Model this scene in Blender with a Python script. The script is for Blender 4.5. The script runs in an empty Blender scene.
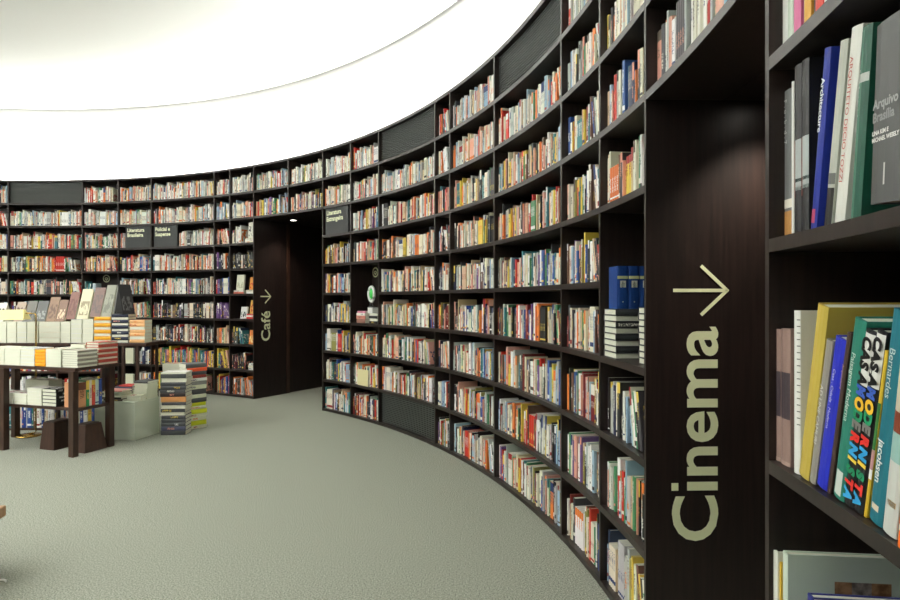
import bpy, math, random
from mathutils import Vector, Matrix

# ------------------------------------------------------------------ frame
P = 0.36                                   # height of one shelf row
CAMZ = 3.85 * P
F = 600.0
CX, CY, R = -18.30 * P, 5.88 * P, 20.43 * P
H = CAMZ + 5.25 * P                        # top of the bookcases
ZC = CAMZ + 8.85 * P                       # ceiling
RW = R + 0.60                              # upper wall
col = bpy.context.scene.collection
rnd = random.Random(11)
D2R = math.pi / 180


def ray_angle(x, r):
    """angle on the circle of radius r where the sight line through column x meets it"""
    t = (x - 450) / F
    a = 1 + t * t
    b = -2 * (CX * t + CY)
    c = CX * CX + CY * CY - r * r
    d = (-b + math.sqrt(b * b - 4 * a * c)) / (2 * a)
    return math.atan2(d - CY, t * d - CX)


def A(x):
    return ray_angle(x, R)


def pol(r, a, z=0.0):
    return Vector((CX + r * math.cos(a), CY + r * math.sin(a), z))


def proj(p):
    return 450 + F * p.x / p.y, 300 - F * (p.z - CAMZ) / p.y


def frame(a, r, z):
    """right (seen from inside), outward, up at angle a"""
    m = Matrix.Rotation(a - math.pi / 2, 4, 'Z')
    m.translation = pol(r, a, z)
    return m


def axes(o, x, y, z):
    m = Matrix((x, y, z)).transposed().to_4x4()
    m.translation = o
    return m


def lin(c):
    out = []
    for v in c[:3]:
        v /= 255.0
        out.append(v / 12.92 if v <= 0.04045 else ((v + 0.055) / 1.055) ** 2.4)
    return (*out, 1.0)


# ------------------------------------------------------------------ materials
def mat(name, rgb, rough=0.5, spec=0.5, metal=0.0):
    m = bpy.data.materials.new(name)
    m.use_nodes = True
    b = m.node_tree.nodes['Principled BSDF']
    b.inputs['Base Color'].default_value = lin(rgb)
    b.inputs['Roughness'].default_value = rough
    b.inputs['Specular IOR Level'].default_value = spec
    b.inputs['Metallic'].default_value = metal
    return m


def noise_mat(name, c1, c2, scale, stretch=(1, 1, 1), rough=0.5, bump=0.0, spec=0.5, detail=4, lo=0.35, hi=0.65):
    m = mat(name, c1, rough, spec)
    nt = m.node_tree
    b = nt.nodes['Principled BSDF']
    tc = nt.nodes.new('ShaderNodeTexCoord')
    mp = nt.nodes.new('ShaderNodeMapping')
    mp.inputs['Scale'].default_value = stretch
    n = nt.nodes.new('ShaderNodeTexNoise')
    n.inputs['Scale'].default_value = scale
    n.inputs['Detail'].default_value = detail
    r = nt.nodes.new('ShaderNodeValToRGB')
    r.color_ramp.elements[0].position = lo
    r.color_ramp.elements[1].position = hi
    r.color_ramp.elements[0].color = lin(c1)
    r.color_ramp.elements[1].color = lin(c2)
    L = nt.links.new
    L(tc.outputs['Object'], mp.inputs['Vector'])
    L(mp.outputs['Vector'], n.inputs['Vector'])
    L(n.outputs['Fac'], r.inputs['Fac'])
    L(r.outputs['Color'], b.inputs['Base Color'])
    if bump:
        bp = nt.nodes.new('ShaderNodeBump')
        bp.inputs['Strength'].default_value = bump
        bp.inputs['Distance'].default_value = 0.01
        L(n.outputs['Fac'], bp.inputs['Height'])
        L(bp.outputs['Normal'], b.inputs['Normal'])
    return m


WOOD = noise_mat('dark_stained_wood', (29, 22, 20), (42, 33, 29), 6, (9, 9, 0.6), rough=0.36, spec=0.5)
PANEL = noise_mat('dark_wood_panel', (26, 20, 18), (40, 29, 26), 6, (10, 10, 0.5), rough=0.42, spec=0.4)
TABLEWOOD = noise_mat('dark_brown_wood', (48, 31, 24), (66, 44, 33), 6, (6, 6, 1), rough=0.4)
VENT = mat('grille_grey', (66, 70, 67), 0.5)
SIGN = mat('sign_board', (50, 54, 54), 0.5)
PALE = mat('pale_lettering', (232, 239, 198), 0.6, 0.2)
SIGNTXT = mat('sign_lettering', (246, 250, 215), 0.6, 0.2)
WHITE = mat('white_paint', (246, 247, 245), 0.8, 0.1)
CEILM = mat('white_ceiling', (238, 240, 236), 0.9, 0.05)
GREY = mat('shadow_gap_grey', (70, 72, 71), 0.9, 0.05)
PLINTH = mat('pale_painted_board', (206, 214, 198), 0.5, 0.4)
BRASS = mat('brass', (190, 160, 90), 0.25, 0.5, 1.0)
SHADE = mat('pale_yellow_paper', (238, 230, 166), 0.7, 0.1)
BLACK = mat('black_plastic', (20, 20, 21), 0.45)
CHROME = mat('steel', (190, 192, 195), 0.25, 0.5, 1.0)
GREEN = mat('green_disc', (70, 200, 90), 0.4)
WHITEP = mat('white_plastic', (232, 234, 230), 0.4)
TANWOOD = noise_mat('tan_wood', (150, 108, 70), (172, 128, 84), 6, (1, 8, 1), rough=0.4)
CUSH = mat('black_leather', (30, 27, 25), 0.45)
CARPET = noise_mat('carpet_loop', (84, 87, 79), (178, 182, 168), 140, rough=0.95, bump=0.2, spec=0.1, detail=6, lo=0.3, hi=0.7)
LAMP = bpy.data.materials.new('lamp_glow')
LAMP.use_nodes = True
_b = LAMP.node_tree.nodes['Principled BSDF']
_b.inputs['Emission Color'].default_value = (1.0, 0.985, 0.94, 1)
_b.inputs['Emission Strength'].default_value = 96.0
DOWN = bpy.data.materials.new('downlight_glow')
DOWN.use_nodes = True
_b = DOWN.node_tree.nodes['Principled BSDF']
_b.inputs['Emission Color'].default_value = (1.0, 0.93, 0.82, 1)
_b.inputs['Emission Strength'].default_value = 10.0


def pages_material():
    m = mat('paper_pages', (226, 228, 212), 0.85, 0.1)
    nt = m.node_tree
    b = nt.nodes['Principled BSDF']
    tc = nt.nodes.new('ShaderNodeTexCoord')
    mp = nt.nodes.new('ShaderNodeMapping')
    mp.inputs['Scale'].default_value = (700, 3, 3)
    n = nt.nodes.new('ShaderNodeTexNoise')
    n.inputs['Scale'].default_value = 1.0
    r = nt.nodes.new('ShaderNodeValToRGB')
    r.color_ramp.elements[0].color = lin((208, 210, 192))
    r.color_ramp.elements[1].color = lin((236, 238, 222))
    L = nt.links.new
    L(tc.outputs['Object'], mp.inputs['Vector'])
    L(mp.outputs['Vector'], n.inputs['Vector'])
    L(n.outputs['Fac'], r.inputs['Fac'])
    L(r.outputs['Color'], b.inputs['Base Color'])
    return m


PAGES = pages_material()


def cover_material():
    """reads each book's own colours; prints bands and a title on its spine"""
    m = mat('book_cover', (200, 200, 200), 0.42, 0.4)
    nt = m.node_tree
    N, L = nt.nodes.new, nt.links.new
    b = nt.nodes['Principled BSDF']

    def attr(n):
        a = N('ShaderNodeAttribute')
        a.attribute_name = n
        return a

    def math_(op, x, y=None, z=None):
        q = N('ShaderNodeMath')
        q.operation = op
        for i, v in enumerate((x, y, z)):
            if v is None:
                continue
            if isinstance(v, (int, float)):
                q.inputs[i].default_value = v
            else:
                L(v, q.inputs[i])
        return q.outputs[0]

    ca, aa, ra = attr('book_col'), attr('book_acc'), attr('book_rnd')
    uv = N('ShaderNodeUVMap')
    uv.uv_map = 'UVMap'
    s = N('ShaderNodeSeparateXYZ')
    L(uv.outputs['UV'], s.inputs[0])
    u, v = s.outputs[0], s.outputs[1]
    sr = N('ShaderNodeSeparateColor')
    L(ra.outputs['Color'], sr.inputs[0])
    r1, r2, r3 = sr.outputs[0], sr.outputs[1], sr.outputs[2]
    cm = N('ShaderNodeCombineXYZ')
    L(math_('MULTIPLY', u, 4.0), cm.inputs[0])
    L(math_('MULTIPLY', v, 55.0), cm.inputs[1])
    L(math_('MULTIPLY', r1, 90.0), cm.inputs[2])
    n = N('ShaderNodeTexNoise')
    n.inputs['Scale'].default_value = 1.0
    n.inputs['Detail'].default_value = 1.0
    L(cm.outputs[0], n.inputs['Vector'])
    ink = math_('GREATER_THAN', n.outputs['Fac'], 0.5)

    def within(x, lo, hi):
        return math_('MULTIPLY', math_('GREATER_THAN', x, lo), math_('LESS_THAN', x, hi))

    t0 = math_('MULTIPLY_ADD', r1, 0.35, 0.22)
    t1 = math_('ADD', t0, math_('MULTIPLY_ADD', r2, 0.3, 0.15))
    title = math_('MULTIPLY', math_('MULTIPLY', within(v, t0, t1), within(u, 0.25, 0.75)), ink)
    b0 = math_('MULTIPLY_ADD', r2, 0.12, 0.03)
    band = math_('MULTIPLY', within(v, b0, math_('ADD', b0, math_('MULTIPLY_ADD', r1, 0.1, 0.02))), math_('GREATER_THAN', r3, 0.45))
    blk = math_('MULTIPLY', math_('GREATER_THAN', v, math_('MULTIPLY_ADD', r1, 0.25, 0.6)), math_('LESS_THAN', r3, 0.2))
    mask = math_('MAXIMUM', math_('MAXIMUM', title, band), blk)
    mask = math_('MULTIPLY', mask, within(u, -0.01, 1.01))
    # front covers: a printed picture block
    n2 = N('ShaderNodeTexNoise')
    n2.inputs['Scale'].default_value = 5.0
    n2.inputs['Detail'].default_value = 5.0
    cm2 = N('ShaderNodeCombineXYZ')
    L(u, cm2.inputs[0]); L(v, cm2.inputs[1]); L(math_('MULTIPLY', r2, 40.0), cm2.inputs[2])
    L(cm2.outputs[0], n2.inputs['Vector'])
    pic = math_('MULTIPLY', math_('MULTIPLY', within(u, 2.1, 2.9), within(v, 0.12, math_('MULTIPLY_ADD', r1, 0.3, 0.5))),
                math_('GREATER_THAN', n2.outputs['Fac'], 0.5))
    mask = math_('MAXIMUM', mask, pic)
    mx = N('ShaderNodeMix')
    mx.data_type = 'RGBA'
    L(mask, mx.inputs['Factor'])
    L(ca.outputs['Color'], mx.inputs['A'])
    L(aa.outputs['Color'], mx.inputs['B'])
    L(mx.outputs['Result'], b.inputs['Base Color'])
    return m


COVER = cover_material()
_colour_mats = {}


def paint(rgb, rough=0.45):
    k = (tuple(rgb), rough)
    if k not in _colour_mats:
        _colour_mats[k] = mat('printed_colour', rgb, rough, 0.3)
    return _colour_mats[k]


# ------------------------------------------------------------------ mesh builder
class MB:
    def __init__(s):
        s.v, s.f, s.m, s.u, s.c = [], [], [], [], []

    def face(s, idx, m=0, uv=None, c=None):
        s.f.append(idx); s.m.append(m)
        s.u.append(uv or [(-1.0, -1.0)] * len(idx)); s.c.append(c)

    def add(s, pts):
        n = len(s.v)
        s.v.extend(tuple(p) for p in pts)
        return n

    def box(s, x0, x1, y0, y1, z0, z1, M=None, m=0, c=None):
        p = [Vector(q) for q in ((x0, y0, z0), (x1, y0, z0), (x1, y1, z0), (x0, y1, z0), (x0, y0, z1), (x1, y0, z1), (x1, y1, z1), (x0, y1, z1))]
        if M:
            p = [M @ q for q in p]
        n = s.add(p)
        for q in ((3, 2, 1, 0), (4, 5, 6, 7), (0, 1, 5, 4), (1, 2, 6, 5), (2, 3, 7, 6), (3, 0, 4, 7)):
            s.face([n + i for i in q], m, None, c)

    def arc(s, r0, r1, a0, a1, z0, z1, n=10, caps=True, m=0):
        i0 = len(s.v)
        for k in range(n + 1):
            a = a0 + (a1 - a0) * k / n
            s.add([pol(r0, a, z0), pol(r1, a, z0), pol(r1, a, z1), pol(r0, a, z1)])
        for k in range(n):
            q = i0 + 4 * k
            for j in range(4):
                s.face([q + j, q + (j + 1) % 4, q + 4 + (j + 1) % 4, q + 4 + j], m)
        if caps:
            s.face([i0 + 3, i0 + 2, i0 + 1, i0], m)
            q = i0 + 4 * n
            s.face([q, q + 1, q + 2, q + 3], m)

    def lathe(s, prof, n=24, M=None, m=0, caps=True):
        i0 = len(s.v)
        for r, z in prof:
            for k in range(n):
                a = 2 * math.pi * k / n
                p = Vector((r * math.cos(a), r * math.sin(a), z))
                s.add([M @ p if M else p])
        for j in range(len(prof) - 1):
            for k in range(n):
                k2 = (k + 1) % n
                s.face([i0 + j * n + k, i0 + j * n + k2, i0 + (j + 1) * n + k2, i0 + (j + 1) * n + k], m)
        if not caps:
            return
        s.face([i0 + k for k in range(n)][::-1], m)
        s.face([i0 + (len(prof) - 1) * n + k for k in range(n)], m)

    def tube(s, pts, r, n=10, m=0):
        pts = [Vector(p) for p in pts]
        i0 = len(s.v)
        for k, p in enumerate(pts):
            d = (pts[min(k + 1, len(pts) - 1)] - pts[max(k - 1, 0)]).normalized()
            up = Vector((0, 0, 1)) if abs(d.z) < 0.9 else Vector((1, 0, 0))
            x = d.cross(up).normalized(); y = d.cross(x)
            s.add([p + r * (math.cos(2 * math.pi * j / n) * x + math.sin(2 * math.pi * j / n) * y) for j in range(n)])
        for k in range(len(pts) - 1):
            for j in range(n):
                j2 = (j + 1) % n
                s.face([i0 + k * n + j, i0 + k * n + j2, i0 + (k + 1) * n + j2, i0 + (k + 1) * n + j], m)
        s.face([i0 + j for j in range(n)][::-1], m)
        s.face([i0 + (len(pts) - 1) * n + j for j in range(n)], m)

    def build(s, name, mats, parent=None, M=None, smooth=False, bevel=0.0):
        me = bpy.data.meshes.new(name)
        me.from_pydata(s.v, [], s.f)
        for q in (mats if isinstance(mats, (list, tuple)) else [mats]):
            me.materials.append(q)
        me.polygons.foreach_set('material_index', s.m)
        if any(c is not None for c in s.c):
            uvl = me.uv_layers.new(name='UVMap')
            uvl.data.foreach_set('uv', [w for f in s.u for q in f for w in q])
            for j, an in enumerate(('book_col', 'book_acc', 'book_rnd')):
                at = me.color_attributes.new(an, 'FLOAT_COLOR', 'CORNER')
                flat = []
                for f, c in zip(s.f, s.c):
                    q = c[j] if c else (0.6, 0.6, 0.6, 1)
                    flat.extend(list(q) * len(f))
                at.data.foreach_set('color', flat)
        if smooth:
            me.polygons.foreach_set('use_smooth', [True] * len(me.polygons))
        me.update()
        o = bpy.data.objects.new(name, me)
        col.objects.link(o)
        if parent:
            o.parent = parent
        if M is not None:
            o.matrix_local = M
        if bevel:
            bv = o.modifiers.new('bevel', 'BEVEL')
            bv.width = bevel; bv.segments = 2; bv.limit_method = 'ANGLE'
        return o


def fixn(o):
    """consistent outward normals"""
    import bmesh
    bm = bmesh.new(); bm.from_mesh(o.data)
    bmesh.ops.recalc_face_normals(bm, faces=bm.faces)
    bm.to_mesh(o.data); bm.free()
    return o


_labels = {}


def tag(o, label, cat, group=None):
    n = len(label.split())
    if not 4 <= n <= 16:
        print('LABEL LENGTH', n, label)
    if label in _labels and not group:
        print('LABEL TWICE', label)
    _labels[label] = 1
    o['label'] = label; o['category'] = cat
    if group:
        o['group'] = group
    return o


def struct(o):
    o['kind'] = 'structure'
    return o


def thing(name, label, cat, M=None, group=None):
    o = bpy.data.objects.new(name, None)
    col.objects.link(o)
    if M is not None:
        o.matrix_world = M
    return tag(o, label, cat, group)


def text_mesh(body, size, offset=0.0, align='LEFT', space=1.0, line=1.0):
    c = bpy.data.curves.new('text', 'FONT')
    c.body = body; c.size = size; c.offset = offset; c.align_x = align
    c.space_character = space; c.space_line = line; c.resolution_u = 4
    o = bpy.data.objects.new('text', c)
    col.objects.link(o)
    dg = bpy.context.evaluated_depsgraph_get()
    me = bpy.data.meshes.new_from_object(o.evaluated_get(dg))
    bpy.data.objects.remove(o)
    bpy.data.curves.remove(c)
    return me


def lettering(name, items, parent, base):
    """items: (text, size, offset, (x, y), material[, stretch_x, stretch_y]) in the text plane; base: 4x4 placing that plane"""
    mb = MB(); mats = []
    for it in items:
        body, size, off, (x, y), mt = it[:5]
        sx, sy = it[5:7] if len(it) > 5 else (1, 1)
        if mt not in mats:
            mats.append(mt)
        me = text_mesh(body, size, off)
        n = len(mb.v)
        mb.v.extend(tuple(base @ Vector((v.co.x * sx + x, v.co.y * sy + y, 0))) for v in me.vertices)
        for p in me.polygons:
            mb.face([n + i for i in p.vertices], mats.index(mt))
        bpy.data.meshes.remove(me)
    return mb.build(name, mats, parent)


V = Vector
# text planes on a book's spine (local: x thickness, y into the book, z up)
def spine_down(t, h, y=-0.0008):          # reads from the top downwards
    return axes(V((0, y, h)), V((0, 0, -1)), V((1, 0, 0)), V((0, -1, 0)))


def spine_flat(y=-0.0008):
    return axes(V((0, y, 0)), V((1, 0, 0)), V((0, 0, 1)), V((0, -1, 0)))


# ------------------------------------------------------------------ the setting
mb = MB(); n = 96
c0 = mb.add([(CX, CY, 0)])
for k in range(n):
    mb.add([pol(RW + 3.2, 2 * math.pi * k / n, 0)])
for k in range(n):
    mb.face([c0, c0 + 1 + k, c0 + 1 + (k + 1) % n])
struct(mb.build('floor', CARPET))

mb = MB()
c0 = mb.add([(CX, CY, ZC)])
n = 128
for k in range(n):
    mb.add([pol(RW - 0.04, 2 * math.pi * k / n, ZC)])
for k in range(n):
    mb.face([c0, c0 + 1 + (k + 1) % n, c0 + 1 + k])
struct(mb.build('ceiling', CEILM, smooth=True))
mb = MB(); mb.arc(RW - 0.2, RW + 0.1, 0, 2 * math.pi, ZC + 0.035, ZC + 0.06, 128, False)
struct(mb.build('trim_1', GREY))
mb = MB(); mb.arc(RW, RW + 0.05, 0, 2 * math.pi, H - 0.035, ZC + 0.034, 160, False)
struct(fixn(mb.build('wall_upper', WHITE, smooth=False)))
# luminous strip lying on the ledge above the bookcases
mb = MB(); mb.arc(R + 0.47, R + 0.53, 0, 2 * math.pi, H + 0.012, H + 0.03, 120, False)
struct(fixn(mb.build('trim_2', LAMP)))

# added fill light: unseen glowing disc and rim to brighten books and tables
GLOW = bpy.data.materials.new('fill_light_glow')
GLOW.use_nodes = True
_b = GLOW.node_tree.nodes['Principled BSDF']
_b.inputs['Emission Color'].default_value = (1.0, 0.985, 0.94, 1)
_b.inputs['Emission Strength'].default_value = 6.1
tl = thing('added_fill_light', 'large round luminous disc added to the ceiling as fill light, out of view', 'ceiling light', Matrix.Translation((CX, CY, ZC)))
mb = MB(); mb.lathe([(3.28, -0.05), (3.28, -0.012)], 64); mb.build('diffuser', GLOW, tl)
mb = MB(); mb.lathe([(3.36, -0.001), (3.36, -0.07), (3.3, -0.07), (3.3, -0.001)], 64, caps=False); mb.build('frame', WHITE, tl)

aCL, aCR = A(253.5), A(322.6)            # Café doorway
aML, aMR = A(645), A(767)                # Cinema doorway
T = 0.020                                # upright thickness
zCafe = CAMZ + 3.21 * P - 0.015
zCine = CAMZ + 2.21 * P - 0.015
# dark wall behind the cases
for nm, a0, a1 in (('wall_back', aCL + 0.004, 106.8 * D2R), ('wall_middle', aML + 0.004, aCR - 0.004), ('wall_right', -15.2 * D2R, aMR - 0.004)):
    mb = MB(); mb.arc(R + 0.307, R + 0.595, a0, a1, 0, H - 0.035, max(6, int((a1 - a0) / D2R)))
    struct(fixn(mb.build(nm, PANEL)))
mb = MB(); mb.arc(R, R + 0.595, 106.9 * D2R, (360 - 15.3) * D2R, 0, H, 120)
struct(fixn(mb.build('wall_front', PANEL)))


def plate(a, off, r0, r1, z0, z1, t=T):
    """radial board at angle a, shifted sideways by off (positive to the right)"""
    m = MB()
    M = frame(a, 0, 0)
    M.translation = V((CX, CY, 0))
    m.box(off - t / 2, off + t / 2, r0, r1, z0, z1, M)
    return m


def passage(side_l, side_r, aL, aR, zs):
    struct(plate(aL, 0, R, R + 0.6, 0, H).build(side_l, PANEL))
    struct(plate(aR, 0, R, R + 0.6, 0, H).build(side_r, PANEL))
    struct(plate(aL, -0.035, R + 0.603, R + 2.6, 0, zs + 0.1).build(side_l + '_passage', PANEL))
    struct(plate(aR, 0.035, R + 0.603, R + 2.6, 0, zs + 0.1).build(side_r + '_passage', PANEL))
    m = MB(); m.arc(R + 0.307, R + 2.6, aR + 0.0018, aL - 0.0018, zs, zs + 0.02, 10)
    struct(fixn(m.build('ceiling_passage', PANEL)))
    m = MB(); m.arc(R + 0.55, R + 0.598, aR + 0.0018, aL - 0.0018, zs + 0.022, H - 0.035, 8)
    struct(fixn(m.build('wall_over_door', PANEL)))
    m = MB(); m.arc(R + 2.61, R + 2.65, aR - 0.02, aL + 0.02, 0, zs + 0.1, 8)
    struct(fixn(m.build('wall_passage_end', PANEL)))


for a_s, t_s in ((aCL, 'trim_3'), (aML, 'trim_4')):
    struct(plate(a_s, 0.004, R + 0.6035, R + 0.66, 0, zCafe - 0.002 if t_s == 'trim_3' else zCine - 0.002, 0.03).build(t_s, TABLEWOOD))
passage('wall_cafe_left', 'wall_cafe_right', aCL, aCR, zCafe)
passage('wall_cinema_left', 'wall_cinema_right', aML, aMR, zCine)


def downlight(a, r, z, label, power):
    M = frame(a, r, z)
    t = thing('recessed_downlight', label, 'ceiling light', M)
    m = MB(); m.lathe([(0.055, -0.006), (0.055, -0.001), (0.042, -0.001), (0.042, -0.006), (0.055, -0.006)], 28, caps=False)
    m.build('trim_ring', CHROME, t)
    m = MB(); m.lathe([(0.040, -0.004), (0.040, -0.0015)], 24)
    m.build('diffuser', DOWN, t)
    l = bpy.data.lights.new('downlight_beam', 'SPOT')
    l.energy = power; l.spot_size = 1.9; l.spot_blend = 0.8; l.shadow_soft_size = 0.04
    l.color = (1.0, 0.86, 0.72)
    o = bpy.data.objects.new('downlight_beam', l)
    col.objects.link(o)
    o.location = pol(r, a, z - 0.02)


downlight(aCL - 0.045, R + 0.42, zCafe, 'small round downlight glowing in the dark soffit of the Café doorway', 40)
downlight(aML - 0.026, R + 0.46, zCine, 'round downlight hidden up in the soffit of the Cinema doorway', 46)


def wall_word(word, aL, r_base, z0, size, label, arrow, stretch=1.0):
    rho = V((math.cos(aL), math.sin(aL), 0))
    tang = V((math.sin(aL), -math.cos(aL), 0))
    o = pol(r_base, aL, z0) + tang * (T / 2 + 0.0012)
    M = axes(o, V((0, 0, 1)), -rho, tang)
    t = thing('wall_sign', label, 'sign', M)
    txt = text_mesh('C', size, size * 0.018); xc = max(v.co.x for v in txt.vertices); bpy.data.meshes.remove(txt)
    lo = lettering('lettering', [(word.replace('i', 'ı'), size, size * 0.018, (0, 0), PALE, stretch, 0.965)], t, Matrix.Identity(4))
    if 'i' in word:                              # the dot of this typeface is square
        xs = [v.co.x for v in lo.data.vertices if xc * stretch + 0.001 < v.co.x < xc * stretch + size * 0.26]
        m = MB(); w2 = size * 0.058; xm = min(xs) + (size * 0.115) / 2 if xs else xc + 0.1
        m.box(xm - w2, xm + w2, size * 0.585, size * 0.69, 0, 0.0006)
        m.build('letter_dot', PALE, t)
    x0, x1, ytop, ytip, w = arrow               # head half span along text x, shaft from ytop down to ytip
    m = MB(); xm = (x0 + x1) / 2; hl = (x1 - x0) / 2
    m.box(xm - w / 2, xm + w / 2, ytip + w * 0.4, ytop, 0, 0.0008)
    for sgn in (-1, 1):
        a = math.atan2(1, sgn * 0.93)
        Lh = hl * 1.40
        Q = Matrix.Translation((xm, ytip, 0)) @ Matrix.Rotation(a, 4, 'Z')
        m.box(-w * 0.35, Lh, -w / 2, w / 2, 0, 0.0008, Q)
    m.build('arrow', PALE, t)


S = 600 / 91.5 * P / P                           # pixels per row at the Cinema panel: 91.5
u = P / 91.0
rx = lambda x: (x - 645) * u                     # along the panel from its front edge
wall_word('Cinema', aML, R + rx(715.5), CAMZ - 240.0 * u, 65.5 * u,
          'pale green Cinema lettering with an arrow on the dark doorway panel',
          (224 * u, 275 * u, 43.5 * u, -10.5 * u, 3.4 * u), 1.05)
uc = P / 25.0
wall_word('Café', aCL, R + 0.285, CAMZ - 41.0 * uc, 16.2 * uc,
          'pale green Café lettering with an arrow on the far doorway panel',
          (37.5 * uc, 51.5 * uc, 12.0 * uc, -1.0 * uc, 1.2 * uc))

# ------------------------------------------------------------------ books
PAL = [
    ('cream', (230, 224, 204), 17), ('white', (240, 240, 234), 17), ('grey', (186, 190, 186), 9), ('tan', (206, 182, 148), 6),
    ('salmon', (220, 164, 144), 6), ('red', (196, 52, 40), 5), ('maroon', (124, 40, 42), 4), ('orange', (224, 122, 56), 4),
    ('yellow', (226, 198, 82), 4), ('olive', (150, 144, 78), 3), ('green', (72, 134, 90), 4), ('teal', (60, 124, 130), 4),
    ('sky-blue', (156, 186, 206), 6), ('blue', (52, 82, 152), 4), ('navy', (36, 44, 76), 4), ('purple', (112, 82, 136), 2),
    ('brown', (110, 82, 66), 4), ('charcoal', (66, 67, 70), 7), ('black', (30, 30, 32), 7)]
RGB = {k: v for k, v, w in PAL}
RGB.update({'pink': (222, 120, 165), 'pale green': (205, 220, 200), 'lime': (205, 215, 40)})


def pick(weights=None):
    w = [weights.get(k, 0) if weights else x for k, v, x in PAL]
    return rnd.choices([k for k, v, x in PAL], w)[0]


def jit(rgb, j=12):
    d = rnd.uniform(-j, j)
    return tuple(max(8, min(248, c + d + rnd.uniform(-5, 5))) for c in rgb)


class Bk:
    """one book: size, colours, where it stands"""
    def __init__(s, name, t, h, d, rgb=None, acc=None, r=None, hard=False, plain=False):
        s.colour = name; s.t, s.h, s.d = t, h, d
        s.rgb = rgb or jit(RGB[name])
        if acc is None:
            lum = sum(s.rgb) / 3
            acc = rnd.choice([(30, 30, 34), (150, 40, 40), (40, 60, 110), (90, 80, 70), (220, 120, 50)]) if lum > 130 else \
                rnd.choice([(235, 232, 220), (240, 240, 240), (230, 200, 90), (220, 150, 130)])
        s.acc = acc
        s.r = r or (rnd.random(), rnd.random(), rnd.random())
        s.hard = hard; s.M = None; s.plain = plain

    def cols(s):
        return (lin(s.rgb), lin(s.acc), (*s.r, 1.0))


def cover_geo(mb, b, M):
    t, h, d = b.t, b.h, b.d
    w = 0.0026 if b.hard else 0.0012
    c = b.cols()
    e = min(0.004, t * 0.22)
    prof = [(0, e), (t * 0.22, e * 0.22), (t * 0.5, 0), (t * 0.78, e * 0.22), (t, e), (t, d), (t - w, d), (t - w, e + w), (w, e + w), (w, d), (0, d)]
    n = len(prof)
    i0 = mb.add([M @ V((x, y, 0)) for x, y in prof])
    mb.add([M @ V((x, y, h)) for x, y in prof])
    for k in range(n):
        k2 = (k + 1) % n
        idx = [i0 + k, i0 + k2, i0 + n + k2, i0 + n + k]
        if k < 4 and not b.plain:
            uv = [(prof[k][0] / t, 0), (prof[k2][0] / t, 0), (prof[k2][0] / t, 1), (prof[k][0] / t, 1)]
        elif k == 4 and not b.plain:
            uv = [(2, 0), (3, 0), (3, 1), (2, 1)]
        else:
            uv = None
        mb.face(idx, 0, uv, c)
    for z, rev in ((0, True), (n, False)):
        for q in ([10, 0, 8, 9], [0, 1, 2, 8], [2, 3, 4, 7], [2, 7, 8], [4, 5, 6, 7]):
            q = [i0 + z + k for k in q]
            mb.face(q[::-1] if rev else q, 0, None, c)


def pages_geo(mb, b, M, m=0):
    w = 0.0026 if b.hard else 0.0012
    e = min(0.004, b.t * 0.22) + w
    g = 0.003 if b.hard else 0.0006
    mb.box(w, b.t - w, e, b.d - g * 1.5, g, b.h - g, M, m)


I4 = Matrix.Identity(4)


def make_book(b, name, label, cat='book', group=None):
    m = MB(); cover_geo(m, b, I4)
    o = m.build(name, COVER, None)
    o.matrix_world = b.M
    q = MB(); pages_geo(q, b, I4)
    q.build('pages', PAGES, o)
    tag(o, label, cat, group)
    return o


def flat_matrix(o, n):
    """book lying flat: spine looks along n, o = centre of the underside at the spine"""
    return axes(o, V((0, 0, 1)), -n, V((0, 0, 1)).cross(-n))


# shelf cells -----------------------------------------------------------------
cells = []          # (bay name, shelf words, [Bk ...] left to right)
ORD = ['zeroth', 'first', 'second', 'third', 'fourth', 'fifth', 'sixth', 'seventh', 'eighth', 'ninth', 'tenth', 'eleventh', 'twelfth', 'thirteenth',
       'fourteenth', 'fifteenth', 'sixteenth', 'seventeenth', 'eighteenth', 'nineteenth', 'twentieth']
TENS = {20: 'twenty', 30: 'thirty', 40: 'forty', 50: 'fifty', 60: 'sixty', 70: 'seventy'}


def ordinal(n):
    if n <= 20:
        return ORD[n]
    if n % 10 == 0:
        return TENS[n][:-1] + 'ieth'
    return TENS[n // 10 * 10] + '-' + ORD[n % 10]


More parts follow.
